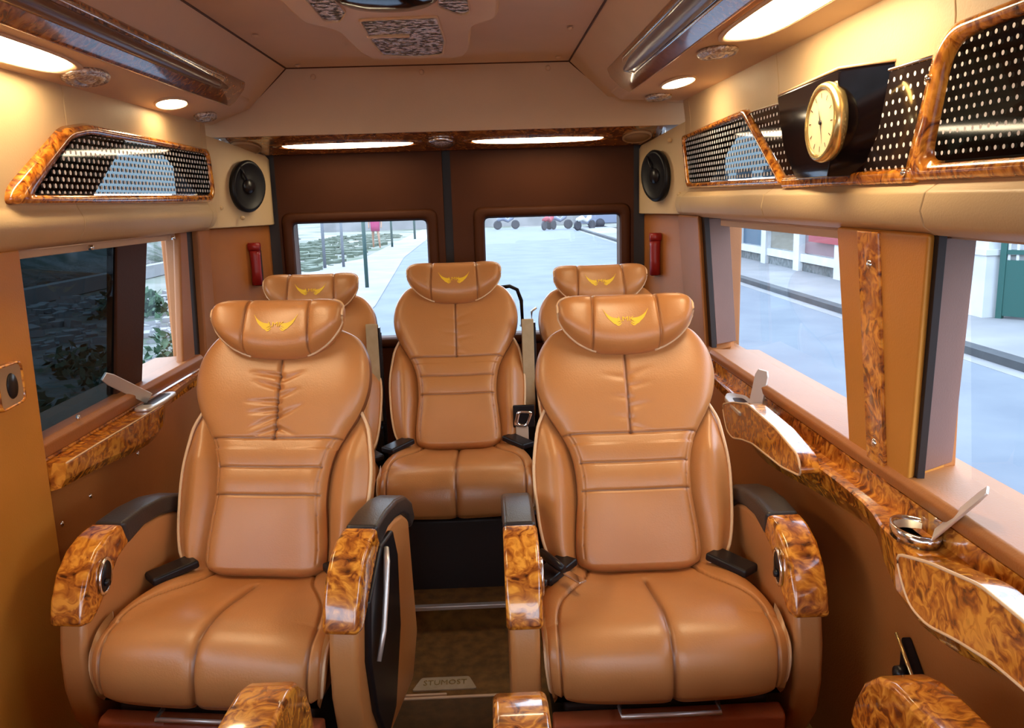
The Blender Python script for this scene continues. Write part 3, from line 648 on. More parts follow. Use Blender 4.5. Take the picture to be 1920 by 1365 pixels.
def oriented_box(c, h, rz, rx=0):
    R = Matrix.Rotation(rz, 3, 'Z') @ Matrix.Rotation(rx, 3, 'X')
    vs_ = [Vector(c) + R @ Vector((sx_ * h[0], sy_ * h[1], sz_ * h[2])) for sz_ in (-1, 1) for sx_, sy_ in ((-1, -1), (1, -1), (1, 1), (-1, 1))]
    return vs_, [(0, 3, 2, 1), (4, 5, 6, 7), (0, 1, 5, 4), (1, 2, 6, 5), (2, 3, 7, 6), (3, 0, 4, 7)]
RS = build_seat('passenger_seat', 'tan leather reclining seat on the road side, smooth backrest, burl-capped armrests', (0.335, 1.47, 0), 0, True, CREASE_R, 'armchair seats of the middle row', bend=0.01)
LS = build_seat('passenger_seat', 'tan leather reclining seat beside the dark tinted window, deeply creased on its back', (-0.600, 1.50, 0.012), radians(-8), True, CREASE_L, 'armchair seats of the middle row', bend=-0.02)
# outer side cover and recline lever on the aisle armrest of the left seat
la = [c for c in LS.children if c.name.startswith('armrest') and c.data.vertices[0].co.x > 0][0]
MB().prism([(0.10, 0.50), (0.20, 0.575), (0.30, 0.57), (0.33, 0.50), (0.32, 0.33), (0.24, 0.17), (0.16, 0.14), (0.10, 0.25), (0.075, 0.38)], 0.314, 0.330).build('side_cover', 'black', la, bevel=0.006)
MB().tube([(0.335, 0.215, 0.565), (0.342, 0.19, 0.545), (0.344, 0.165, 0.49), (0.344, 0.13, 0.42), (0.340, 0.095, 0.37)], [0.006, 0.007, 0.006, 0.006, 0.005], 8).build('recline_lever', 'satin', la, smooth=True, label='silver lever on the outside of the armrest')
# rear row: build the centre one, copy it
RC = build_seat('passenger_seat', 'tan leather seat in the middle of the rear row, cushion in full view', (-0.122, 2.43, 0.024), 0, False, CREASE_R, 'rear row seats', centre=0.1)
for x, y, z, lb in ((-0.632, 2.42, 0.0, 'dim leather rear row seat behind the creased seat, by the left rear window'), (0.403, 2.42, 0.0, 'dim leather rear row seat mostly hidden behind the road-side front seat')):
    c = copy_tree(RC); c.location = (x, y, z); tag(c, lb)
for s_, z in ((RC, 0), ): pass
# pedestal under the rear row
struct('trim_4', MB().box((-1.0, 2.62, 0.07), (0.72, 2.66, 0.26)), 'door_dark')
# near seats, turned to face the rear: only the armrest tips reach into the picture
LONG_CAP = {}
for sg in (-1, 1):
    o_ = MB().prism([(0.40, 0.612), (0.29, 0.622)] + BURL_O + BURL_I[::-1][:-1] + [(0.29, 0.572), (0.40, 0.565)], sg * 0.247, sg * 0.327).build('burl_cap', 'burl'); LONG_CAP[sg] = o_.data
    o_.data.polygons.foreach_set('use_smooth', [True] * len(o_.data.polygons)); bpy.data.objects.remove(o_)
def near_seat(x, y, lb):
    t = thing('passenger_seat', lb, 'seat', (x, y, -0.012), pi, 'armchair seats nearest the camera')
    for ch in RS.children:
        if ch.name.split('.')[0] in ('seat_base', 'seat_cushion', 'armrest', 'foot_panel'):
            c = copy_tree(ch, t)
            for k in list(c.children):
                if k.name.startswith('control'): bpy.data.objects.remove(k); continue
                if k.name.startswith('armrest_pad'): k.location = (0, 0.14, -0.012)
                if k.name.startswith('burl_cap'): k.data = LONG_CAP[1 if k.data.vertices[0].co.x > 0 else -1]
    return t
near_seat(0.312, 1.21, 'rear-facing seat at the bottom edge below the cup holder, two burl armrest tips showing')
near_seat(-0.64, 1.265, 'rear-facing seat at the bottom edge, one burl armrest tip in front of the creased seat')

# seat belt straps between the rear seats ---------------------------------------------------------------
for i, (x, lb) in enumerate(((-0.416, 'beige upright seat belt strap left of the central rear seat'), (0.134, 'beige upright seat belt strap right of the central rear seat'))):
    t = thing('seat_belt', lb, 'seat belt', (x, 2.90, 0.45), 0, 'upright straps beside the central rear seat')
    MB().prism(smooth_loop([(-0.013, 0.08), (0.013, 0.08), (0.018, 0.43), (-0.010, 0.435)], 0.01), -0.021, 0.021).build('strap', 'belt', t, bevel=0.003)
    MB().box((0.020, -0.008, 0.07), (0.028, 0.02, 0.42)).box((-0.02, 0.014, -0.1), (0.03, 0.024, 0.40)).build('backing_rail', 'black', t, bevel=0.002)
    MB().box((-0.017, -0.022, -0.03), (0.019, 0.014, 0.06)).build('buckle', 'black', t, bevel=0.006)
    MB().box((-0.012, -0.014, 0.058), (0.012, 0.012, 0.082)).build('tongue', 'chrome', t, bevel=0.002)
t = thing('belt_latch', 'chrome belt latch plate on a cream strap beside the central rear seat', 'seat belt latch', (0.10, 2.78, 0.47))
MB().add(*oriented_box((0, 0, 0.02), (0.022, 0.006, 0.045), 0.1)).build('strap', 'blind', t, bevel=0.003)
o = smooth_loop([(-0.03, 0.055), (0.02, 0.05), (0.042, 0.11), (-0.018, 0.115)], 0.015); i_ = smooth_loop([(-0.012, 0.068), (0.012, 0.065), (0.026, 0.10), (-0.004, 0.102)], 0.008)
MB().ring(o, i_, lambda p, h: (p[0], -0.008 - h, p[1]), 0.0, 0.006).build('latch_plate', 'chrome', t, smooth=True)
MB().box((-0.03, -0.004, 0.05), (0.045, 0.006, 0.13)).build('latch_body', 'black', t, bevel=0.004)
t = thing('belt_tongue', 'black belt end with a chrome tongue lying on the cushion of the front right seat', 'seat belt latch', (0.145, 1.72, 0.485))
MB().tube([(-0.045, 0.07, 0.012), (-0.02, 0.03, 0.006), (0.0, 0.0, 0.0)], [0.010, 0.011, 0.009], 8).build('webbing', 'black', t, smooth=True)
MB().add(*oriented_box((0.022, -0.035, -0.004), (0.010, 0.03, 0.0025), 0.55)).build('tongue', 'chrome', t, bevel=0.002)
# grab handle behind the rear seats
t = thing('grab_handle', 'dark grey looped grab handle beside the central rear headrest', 'handle', (0.115, 3.30, 0.80))
MB().tube([(-0.075, 0, 0.155), (-0.03, 0, 0.16), (0.0, 0, 0.145), (0.015, 0, 0.10), (0.018, 0, 0.0), (0.018, 0.14, -0.02)], 0.008, 8).build('bar', 'black', t, smooth=True)
MB().tube([(0.055, 0.0, 0.0), (0.055, 0, 0.055), (0.075, 0, 0.07)], 0.005, 8).tube([(0.055, 0.0, 0.0), (0.055, 0.14, -0.01)], 0.006, 8).build('hook', 'satin', t, smooth=True)

# ================================================================== BURL LEDGES UNDER THE WINDOWS
POCKET = [(0.0, 0.0), (-0.02, -0.035), (-0.055, -0.068), (-0.11, -0.072), (-0.19, -0.052), (-0.28, -0.036), (-0.50, -0.028), (-0.62, -0.01), (-0.60, 0.03), (-0.45, 0.052), (-0.235, 0.058), (-0.10, 0.030)]
t = thing('burl_ledge', 'wavy burl wood ledge with two pockets under the bright road-side windows', 'ledge', (0, 0, 0))
rows = []
for i in range(81):
    y = -1.5 + 4.55 * i / 80
    z0 = sinterp([(-1.5, 0.60), (0.5, 0.60), (0.9, 0.61), (1.05, 0.60), (1.20, 0.565), (1.33, 0.565), (1.42, 0.605), (1.53, 0.632), (1.8, 0.612), (2.1, 0.592), (2.28, 0.62), (2.6, 0.66), (3.05, 0.67)], y)
    xi = sinterp([(-1.5, 0.72), (0.9, 0.715), (1.2, 0.698), (1.38, 0.696), (1.50, 0.718), (1.8, 0.715), (2.15, 0.69), (2.3, 0.69), (2.45, 0.73), (3.05, 0.745)], y)
    rows.append([(0.7595, y, 0.741), (0.756, y, 0.741), (0.753, y, 0.705), (0.74, y, 0.700), (xi + 0.004, y, 0.700), (xi, y, 0.696), (xi + 0.012, y, z0 + 0.03), (xi + 0.03, y, z0), (0.7595, y, z0 - 0.012)])
MB().grid(rows).build('ledge_body', 'burl', t, smooth=False, bevel=0)
for j, y0 in enumerate((1.295, 2.345)):
    pk = [(y0 + a, 0.690 + b) for a, b in POCKET]; pk = smooth_loop(pk, 0.02, 3)
    MB().prism(pk, 0.676, 0.722).build('pocket', 'burl', t, bevel=0.004)
    MB().tube([(0.677, a, b) for a, b in pk], 0.0028, 6, closed=True).build('lip', 'piping', t, smooth=True, label='pale glossy lip around the pocket')
t = thing('burl_ledge', 'burl wood ledge below the dark tinted window', 'ledge', (0, 0, 0))
rows = []
for i in range(41):
    y = 1.852 + 1.248 * i / 40
    z0 = sinterp([(1.7, 0.69), (1.76, 0.682), (2.0, 0.665), (2.3, 0.640), (2.42, 0.650), (2.55, 0.69), (3.1, 0.70)], y)
    xi = sinterp([(1.7, -0.985), (2.0, -0.982), (2.40, -0.975), (2.52, -1.00), (2.7, -1.02), (3.1, -1.03)], y)
    zt = 0.735
    rows.append([(-1.0395, y, 0.743), (-1.038, y, 0.743), (-1.036, y, zt + 0.003), (-1.02, y, zt), (xi - 0.004, y, zt), (xi, y, zt - 0.005), (xi - 0.008, y, z0 + 0.02), (xi - 0.02, y, z0), (-1.0395, y, z0 - 0.01)])
MB().grid(rows).build('ledge_body', 'burl', t)
MB().tube([(sinterp([(1.7, -0.985), (2.0, -0.982), (2.40, -0.975), (2.52, -1.00), (2.7, -1.02), (3.1, -1.03)], y) - 0.002, y, 0.7345) for y in [1.855 + 0.03 * k for k in range(24)]], 0.0022, 6).build('lip', 'piping', t, smooth=True)

# ashtrays and cup holder --------------------------------------------------------------------------------
def lid_plate(c, along, up, n_, L, W, th=0.004):
    c = Vector(c); a = Vector(along).normalized() * W / 2; u = Vector(up).normalized() * L; n2 = Vector(n_).normalized() * th / 2
    vs_ = []
    for s in (-1, 1):
        for (p, q) in ((-1, 0), (1, 0), (1, 0.85), (0.7, 1), (-0.7, 1), (-1, 0.85)): vs_.append(c + a * p + u * q + n2 * s)
    return MB().add(vs_, [tuple(range(6)), tuple(range(11, 5, -1))] + [(i, (i + 1) % 6, 6 + (i + 1) % 6, 6 + i) for i in range(6)])
t = thing('ashtray', 'open silver ashtray on the burl ledge below the dark tinted window', 'ashtray', (-1.005, 2.42, 0.735), 0, 'open silver ashtrays on the ledges')
MB().prism(smooth_loop([(-0.022, -0.10), (0.026, -0.10), (0.034, 0.0), (0.026, 0.12), (-0.022, 0.12)], 0.02), 0, 0.010, 'z').build('tray', 'satin', t, bevel=0.003)
MB().prism(smooth_loop([(-0.014, -0.05), (0.018, -0.05), (0.020, 0.09), (-0.014, 0.09)], 0.012), 0.0095, 0.0108, 'z').build('tray_well', 'black', t)
lid_plate((-0.005, -0.02, 0.022), (-0.317, -0.255, -0.547), (-0.27, -0.80, 0.53), Vector((-0.27, -0.80, 0.53)).cross(Vector((-0.317, -0.255, -0.547))), 0.19, 0.034, 0.008).build('lid', 'satin', t, bevel=0.002)
t = thing('ashtray', 'open silver ashtray, lid upright, on the far end of the road-side burl ledge', 'ashtray', (0.715, 2.28, 0.700), 0, 'open silver ashtrays on the ledges')
MB().prism(smooth_loop([(-0.045, -0.12), (0.03, -0.11), (0.034, 0.08), (-0.01, 0.12), (-0.035, 0.06)], 0.02), 0, 0.012, 'z').build('tray', 'satin', t, bevel=0.003)
MB().prism(smooth_loop([(-0.03, -0.08), (0.012, -0.08), (0.014, 0.04), (-0.015, 0.05)], 0.015), 0.0115, 0.0128, 'z').build('tray_well', 'black', t)
lid_plate((0.022, -0.05, 0.012), (-0.35, 1, 0), (0.15, -0.1, 1), (-1, -0.3, 0.1), 0.105, 0.055, 0.006).build('lid', 'satin', t, bevel=0.002)
t = thing('cup_holder', 'chrome cup holder with its lid standing up, near end of the road-side burl ledge', 'cup holder', (0.729, 1.335, 0.700))
MB().lathe([(0.036, 0.001), (0.038, 0.016), (0.041, 0.022), (0.046, 0.020), (0.046, 0.0), (0.0, 0.0)], n=36, sx=1.25, sy=0.80, ref=(0, 1, 0)).build('rim', 'chrome', t, smooth=True)
MB().lathe([(0.0, 0.001), (0.035, 0.001), (0.0365, 0.015), (0.0375, 0.015), (0.037, 0.0)], n=36, sx=1.25, sy=0.80, ref=(0, 1, 0)).build('bowl', 'satin', t, smooth=True)
lid_plate((0.012, -0.038, 0.020), (0.6, 0.9, 0), (0.18, -0.62, 0.75), (-0.8, 0.3, 0.5), 0.15, 0.05, 0.005).build('lid', 'satin', t, bevel=0.002)
t = thing('belt_outlet', 'small black belt outlet with a brass-edged plate on the lower right wall', 'seat belt outlet', (XR - 0.008, 1.335, 0.45))
MB().prism([(-0.035, -0.03), (0.045, 0.035), (0.045, -0.03)], -0.012, 0.008).build('plate', 'black', t, bevel=0.004)
MB().tube([(-0.018, 0.050, 0.040), (-0.018, -0.042, -0.030)], 0.0035, 6).build('edge', 'gold_face', t, smooth=True)
MB().lathe([(0.0, -0.002), (0.016, -0.002), (0.014, 0.016), (0.0, 0.020)], (-0.014, 0.02, -0.025), (-1, 0, 0), n=18).build('knob', 'black', t, smooth=True)
# switch plate on the door panel
t = thing('door_switch', 'burl-edged switch plate with a black oval recess on the orange door panel', 'switch', (-1.024, 1.742, 0.943))
MB().prism(smooth_loop([(-0.05, -0.045), (0.042, -0.040), (0.042, 0.046), (-0.05, 0.046)], 0.015), 0, 0.008).build('plate', 'mesh_beige', t, bevel=0.003)
MB().ring(smooth_loop([(-0.054, -0.049), (0.045, -0.044), (0.045, 0.050), (-0.054, 0.050)], 0.015), smooth_loop([(-0.046, -0.041), (0.038, -0.036), (0.038, 0.042), (-0.046, 0.042)], 0.015), lambda p, h: (h, p[0], p[1]), 0.0, 0.012).build('rim', 'burl', t, smooth=True)
MB().lathe([(0.0, 0.0), (0.028, 0.0), (0.026, 0.003), (0.0, 0.001)], (0.008, 0.0, 0.0), (1, 0, 0), n=24, sx=1, sy=0.7).build('recess', 'black', t, smooth=True)

# roller blinds ------------------------------------------------------------------------------------------
def blind(name, label, f, y0, y1, z, drop):
    t = thing('roller_blind', label, 'blind', (0, 0, 0), 0, 'rolled-up blinds over the side windows')
    MB().tube([(f(0.025), y0, z + 0.006), (f(0.025), y1, z + 0.010)], 0.013, 12).build('roll', 'blind', t, smooth=True)
    MB().box((f(0.012), y0, z - drop), (f(0.020), y1, z + 0.006)).build('hem', 'blind', t, bevel=0.002)
blind('b', 'beige rolled-up blind over the window with the white fence view', fR, 1.70, 2.74, 1.206, 0.012)
blind('b', 'beige rolled-up blind over the nearest window, green gate in view', fR, 0.3, 1.40, 1.224, 0.010)
blind('b', 'beige rolled-up blind over the dark tinted window', fL, 1.87, 2.86, 1.212, 0.012)

# ================================================================== OVERHEAD CONSOLES
def slab(pts, y0, y1): return MB().prism(pts, y0, y1, 'y')
# right
t = thing('overhead_console', 'taupe overhead console with glossy rail along the road side of the ceiling', 'overhead console', (0, 0, 0), 0, 'overhead consoles')
MB().prism([(0.462, 1.668), (0.497, 1.640), (0.733, 1.631), (0.80, 1.66), (0.80, 1.74), (0.50, 1.74)], -1.5, 3.10, 'y').build('console_body', 'ceiling', t, bevel=0.010)
rl = MB().prism([(0.415, 1.716), (0.425, 1.688), (0.462, 1.652), (0.495, 1.634), (0.505, 1.645), (0.50, 1.72), (0.47, 1.74)], -1.5, 2.86, 'y').build('rail', 'burl_dark', t, bevel=0.008)
MB().tube([(0.440, y, 1.678) for y in (-1.4, 0, 1, 2.2, 2.5, 2.62)], [0.022] * 4 + [0.018, 0.009], 10).build('rail_lens', 'tube_lens', rl, smooth=True)
MB().tube([(0.421, -1.4, 1.700), (0.421, 2.55, 1.700), (0.440, 2.66, 1.678), (0.456, 2.55, 1.657), (0.456, -1.4, 1.657)], 0.004, 8).build('rail_trim', 'chrome', rl, smooth=True)
# left
t = thing('overhead_console', 'taupe overhead console with glossy rail above the dotted glass on the left', 'overhead console', (0, 0, 0), 0, 'overhead consoles')
MB().prism([(-0.832, 1.672), (-0.862, 1.640), (-1.0, 1.600), (-1.10, 1.61), (-1.10, 1.72), (-0.85, 1.72)], -1.5, 3.13, 'y').build('console_body', 'ceiling', t, bevel=0.008)
rl = MB().prism([(-0.795, 1.714), (-0.803, 1.690), (-0.835, 1.652), (-0.862, 1.633), (-0.872, 1.645), (-0.868, 1.72), (-0.84, 1.74)], -1.5, 2.96, 'y').build('rail', 'burl_dark', t, bevel=0.008)
MB().tube([(-0.818, y, 1.680) for y in (-1.4, 0, 1, 2.4, 2.7, 2.80)], [0.020] * 4 + [0.016, 0.008], 10).build('rail_lens', 'rail_brown', rl, smooth=True)
MB().tube([(-0.799, -1.4, 1.700), (-0.799, 2.72, 1.700), (-0.818, 2.84, 1.678), (-0.836, 2.72, 1.659), (-0.836, -1.4, 1.659)], 0.0035, 8).build('rail_trim', 'chrome', rl, smooth=True)

def lamp(label, c, nrm, rx, ry, cat='ceiling lamp', group='lamps in the overhead consoles', sq=2.0, ref=(0, 1, 0), m='lamp'):
    t = thing('ceiling_lamp', label, cat, c, 0, group)
    nrm = Vector(nrm).normalized(); e = Vector(ref); e = (e - nrm * e.dot(nrm)).normalized(); g = nrm.cross(e)
    n = 48
    def lp(k, r, h):
        a = 2 * pi * k / n; ca, sa = cos(a), sin(a); p = 2.0 / sq
        return e * (abs(ca) ** p * (1 if ca > 0 else -1)) * (ry * r) + g * (abs(sa) ** p * (1 if sa > 0 else -1)) * (rx * r) + nrm * h
    def rowset(pr): return [[lp(k, r, h) for k in range(n)] for r, h in pr]
    MB().grid(rowset([(1.14, -0.002), (1.14, 0.003), (1.06, 0.006), (1.0, 0.003), (1.0, -0.002)])).build('rim', 'ceiling' if m == 'lamp' else 'burl_dark', t, smooth=True)
    MB().grid(rowset([(1.0, 0.0), (0.97, 0.004), (0.7, 0.008), (0.3, 0.010), (0.02, 0.0105)])).build('diffuser', m, t, smooth=True, label='lit warm white diffuser')
nR = (0.0375, 0, -1); nL = (0.275, 0, -0.96)
lamp('long lit lamp in the console above the clock', (0.578, 1.66, 1.6365), nR, 0.060, 0.27, sq=3.0)
lamp('round lit lamp at the far end of the console over the clock side', (0.600, 2.625, 1.6355), nR, 0.040, 0.125)
lamp('long lit lamp cut by the left edge of the picture', (-0.932, 1.66, 1.6190), nL, 0.040, 0.33, sq=3.0)
lamp('round lit lamp at the far end of the left console', (-0.941, 2.645, 1.6165), nL, 0.036, 0.085)
def vent(label, c, nrm, r, sy):
    t = thing('air_vent', label, 'vent', c, 0, 'crystal air vents in the overhead consoles')
    MB().lathe([(r * 1.0, -0.002), (r * 1.02, 0.006), (r * 0.9, 0.012), (r * 0.82, 0.008)], (0, 0, 0), nrm, 32, sx=sy, sy=1, ref=(0, 1, 0)).build('rim', 'crystal', t, smooth=True)
    MB().lathe([(r * 0.80, 0.0), (r * 0.80, 0.011), (r * 0.55, 0.014), (r * 0.5, 0.009), (r * 0.25, 0.016), (0.0, 0.018)], (0, 0, 0), nrm, 32, sx=sy, sy=1, ref=(0, 1, 0)).build('nozzle', 'crystal', t, smooth=True)
vent('crystal-rimmed air vent between the two lit lamps on the left', (-0.938, 2.09, 1.6175), nL, 0.044, 2.0)
vent('crystal-rimmed air vent behind the round lamp on the left', (-0.953, 2.99, 1.6135), nL, 0.034, 2.2)
vent('crystal-rimmed air vent between the two lit lamps above the clock', (0.572, 2.085, 1.6365), nR, 0.046, 1.6)
vent('crystal-rimmed air vent behind the round lamp on the clock side', (0.610, 2.965, 1.635), nR, 0.044, 1.7)

# ================================================================== DOTTED GLASS PANELS
def px_(x): return lambda p, h, s=1: (x, p[0], p[1])
t = thing('glass_panel', 'burl-framed dotted mirror glass on the left wall', 'decorative panel', (0, 0, 0))
o = smooth_loop([(1.785, 1.318), (1.80, 1.355), (2.06, 1.500), (2.19, 1.520), (3.105, 1.512), (3.128, 1.36), (3.09, 1.318)], 0.03)
i_ = smooth_loop([(1.90, 1.343), (1.915, 1.352), (2.095, 1.470), (2.19, 1.488), (3.075, 1.488), (3.088, 1.365), (3.07, 1.350)], 0.03)
MB().ring(o, i_, lambda p, h: (-1.0 + h, p[0], p[1]), -0.002, 0.018).build('burl_frame', 'burl', t, smooth=True)
MB().prism(i_, -0.9955, -0.991).build('dotted_glass', 'dots', t)
t = thing('glass_panel', 'burl-framed fine-dotted mirror glass at the far end of the clock wall', 'decorative panel', (0, 0, 0))
o = smooth_loop([(3.105, 1.512), (3.02, 1.318), (2.02, 1.312), (2.36, 1.530)], 0.02)
i_ = smooth_loop([(3.06, 1.492), (2.985, 1.340), (2.10, 1.336), (2.375, 1.505)], 0.02)
MB().ring(o, i_, lambda p, h: (0.737 - h, p[0], p[1]), 0.0, 0.018).build('burl_frame', 'burl', t, smooth=True)
MB().prism(i_, 0.7265, 0.731).build('dotted_glass', 'dots', t)
t = thing('glass_panel', 'black panel with pale dots on both sides of the clock', 'decorative panel', (0, 0, 0))
pp = [(2.335, 1.512), (2.035, 1.335), (1.43, 1.332), (1.385, 1.505)]
MB().prism(pp, 0.731, 0.745).build('dotted_glass', 'dots_big', t, bevel=0.003)
MB().tube([(0.731, y, z + 0.001) for y, z in (pp[0], pp[3])], 0.003, 6).build('top_edge', 'chrome', t, smooth=True)
MB().box((0.716, 1.40, 1.306), (0.745, 2.03, 1.332)).build('bottom_rail', 'burl', t, bevel=0.008)
t = thing('glass_panel', 'large burl-framed dotted mirror glass cut by the right edge of the picture', 'decorative panel', (0, 0, 0))
o = smooth_loop([(1.455, 1.306), (1.372, 1.515), (1.330, 1.548), (0.40, 1.56), (0.36, 1.306)], 0.03)
i_ = smooth_loop([(1.358, 1.340), (1.318, 1.492), (1.285, 1.516), (0.44, 1.528), (0.41, 1.340)], 0.03)
MB().ring(o, i_, lambda p, h: (0.737 - h, p[0], p[1]), 0.0, 0.022).build('burl_frame', 'burl', t, smooth=True)
MB().prism(i_, 0.7265, 0.731).build('dotted_glass', 'dots_near', t)
for (y, z) in ((1.425, 1.325), (1.365, 1.47)):
    MB().lathe([(0.006, -0.004), (0.006, 0.002), (0.003, 0.004)], (0.714, y, z), (-1, 0, 0), n=12).build('screw', 'chrome', t, smooth=True)

# clock ---------------------------------------------------------------------------------------------------
t = thing('wall_clock', 'round gold-rimmed clock in a glossy black wedge housing', 'clock', (0, 0, 0))
hs = [(0.745, 2.12), (0.735, 2.12), (0.700, 2.02), (0.668, 1.60), (0.700, 1.56), (0.737, 1.52), (0.745, 1.52)]
rows = []
for z, k in ((1.325, 0.55), (1.34, 0.62), (1.40, 0.85), (1.515, 1.0), (1.522, 0.99)):
    rows.append([(0.745 + (x - 0.745) * (0.55 + 0.45 * k), 1.76 + (y - 1.76) * k, z) for x, y in hs])
MB().grid(rows).build('housing', 'black_gloss', t, bevel=0.003)
MB().tube([(0.701, 2.02, 1.522), (0.668, 1.60, 1.522), (0.700, 1.56, 1.522), (0.736, 1.52, 1.522)], 0.0028, 6).build('top_edge', 'piping', t, smooth=True)
cn = Vector((-cos(radians(1)), -sin(radians(1)), 0.02)).normalized(); cc = Vector((0.662, 1.645, 1.428))
MB().lathe([(0.062, -0.02), (0.073, -0.015), (0.076, 0.0), (0.073, 0.008), (0.067, 0.011), (0.062, 0.008), (0.060, 0.004)], cc, cn, 48).build('rim', 'gold_face', t, smooth=True)
dl_ = MB().lathe([(0.0, 0.002), (0.061, 0.002), (0.061, 0.006), (0.0, 0.006)], cc, cn, 48).build('dial', 'dial', t)
e_ = Vector((0, 0, 1)); g_ = cn.cross(e_).normalized()
hm = MB()
for a, l, wd in ((20, 0.030, 0.003), (195, 0.045, 0.002)):
    dv = e_ * cos(radians(a)) + g_ * sin(radians(a)); pv = dv.cross(cn)
    b = cc + cn * 0.008
    hm.add([b - pv * wd, b + dv * l, b + pv * wd, b - dv * 0.01], [(0, 1, 2, 3)])
hm.lathe([(0.005, 0), (0.004, 0.003), (0, 0.003)], cc + cn * 0.007, cn, 14)
hm.build('hands', 'black', t)
mk = MB()
for k in range(12):
    a = radians(30 * k); dv = e_ * cos(a) + g_ * sin(a); pv = dv.cross(cn); b = cc + cn * 0.0072 + dv * 0.050
    mk.add([b - pv * 0.0012 - dv * 0.005, b + pv * 0.0012 - dv * 0.005, b + pv * 0.0012 + dv * 0.005, b - pv * 0.0012 + dv * 0.005], [(0, 1, 2, 3)])
mk.build('hour_marks', 'seam', t)

# ================================================================== REAR VALANCE
vq = [(3.195, 1.572), (3.195, 1.556), (3.225, 1.546), (3.42, 1.500), (3.44, 1.505), (3.44, 1.59)]
t = thing('rear_valance', 'dark burl valance across the top of the rear doors', 'valance', (0, 0, 0))
rows = []
for x in [-1.03, -1.015, -0.99, -0.96, -0.92] + [-0.9 + 1.5 * k / 20 for k in range(21)] + [0.63, 0.66, 0.69, 0.712, 0.725]:
    e = min((x + 1.035) / 0.12, (0.73 - x) / 0.12, 1); e = sqrt(max(0.02, 1 - (1 - max(e, 0)) ** 2))
    rows.append([(x, 3.44 - (3.44 - y) * e if y < 3.42 else y, z) for y, z in vq])
MB().grid(rows).build('valance_body', 'burl_dark', t)
vn = Vector((0, -0.23, -0.97)).normalized()
def vpt(x, y): return Vector((x, y, 1.546 - (y - 3.225) * 0.2359))
for x0, x1, lb in ((-0.775, -0.270, 'long slim lit lamp above the left rear door'), (-0.045, 0.468, 'long slim lit lamp above the right rear door')):
    lamp(lb, vpt((x0 + x1) / 2, 3.31), vn, 0.034, (x1 - x0) / 2, group='slim lamps over the rear doors', sq=2.6, ref=(1, 0, 0), m='lamp_thin')
t = thing('spot_lamp', 'small round crystal spot between the two slim lamps over the rear doors', 'spot lamp', vpt(-0.163, 3.31))
MB().lathe([(0.055, -0.002), (0.056, 0.008), (0.046, 0.012), (0.040, 0.006)], (0, 0, 0), vn, 32, sx=1, sy=1.0).build('rim', 'chrome', t, smooth=True)
MB().lathe([(0.040, 0.0), (0.040, 0.008), (0.02, 0.014), (0, 0.016)], (0, 0, 0), vn, 32).build('lens', 'crystal', t, smooth=True)
for x, lb in ((-0.912, 'beige oval grille at the left end of the rear valance'), (0.598, 'beige oval grille at the right end of the rear valance')):
    t = thing('oval_grille', lb, 'speaker grille', vpt(x, 3.31), 0, 'oval grilles at the ends of the rear valance')
    MB().lathe([(0.062, -0.002), (0.063, 0.006), (0.057, 0.009), (0.054, 0.005)], (0, 0, 0), vn, 36, sx=0.9, sy=1.1).build('rim', 'mesh_beige', t, smooth=True)
    MB().lathe([(0.054, 0.0), (0.054, 0.006), (0, 0.007)], (0, 0, 0), vn, 36, sx=0.9, sy=1.1).build('cloth', 'mesh_beige', t, smooth=True)
# speakers in the rear corners
for c, nrm, lb in (((-0.915, 3.282, 1.378), (0.87, -0.49, 0), 'black oval speaker in the rear corner beside the left dotted glass'), ((0.667, 3.262, 1.372), (-0.92, -0.39, 0), 'black oval speaker in the rear corner on the clock side')):
    t = thing('corner_speaker', lb, 'speaker', c, 0, 'speakers in the rear corners')
    hr = Vector((0, 0, 1)) + Vector((0.25 if c[0] < 0 else -0.25, 0.25, 0))
    MB().lathe([(0.098, -0.004), (0.100, 0.010), (0.092, 0.020), (0.084, 0.016), (0.05, 0.007), (0.03, 0.010), (0.0, 0.010)], (0, 0, 0), nrm, 40, sx=1.0, sy=0.86, ref=hr).build('cone', 'cone', t, smooth=True)
    MB().lathe([(0.03, 0.004), (0.028, 0.016), (0.012, 0.022), (0, 0.023)], (0, 0, 0), nrm, 24, ref=hr).build('tweeter', 'black', t, smooth=True)
    n_ = Vector(nrm).normalized(); g_ = n_.cross(Vector((0, 0, 1)))
    mb = MB()
    for a in (0.5,): mb.tube([n_ * 0.017 + (Vector((0, 0, 1)) * cos(a) + g_ * sin(a)) * r for r in (0.025, 0.085)], 0.004, 6)
    mb.build('brace', 'black', t, smooth=True)
# emergency hammers
for c, lb in (((-0.918, 3.325, 1.08), 'red emergency hammer on the left rear pillar'), ((0.672, 3.315, 1.07), 'red emergency hammer on the right rear pillar')):
    t = thing('emergency_hammer', lb, 'hammer', c, 0, 'red emergency hammers on the rear pillars')
    MB().tube([(0, 0, -0.085), (0, 0, -0.03), (0, 0, 0.03), (0, 0, 0.05)], [0.022, 0.020, 0.021, 0.022], 12).build('hammer_handle', 'red', t, smooth=True)
    MB().tube([(-0.022, -0.004, 0.065), (0.022, -0.004, 0.065)], 0.017, 12).build('hammer_head', 'red', t, smooth=True)
    MB().box((-0.014, 0.008, -0.09), (0.014, 0.045, 0.05)).build('bracket', 'dark', t, bevel=0.003)

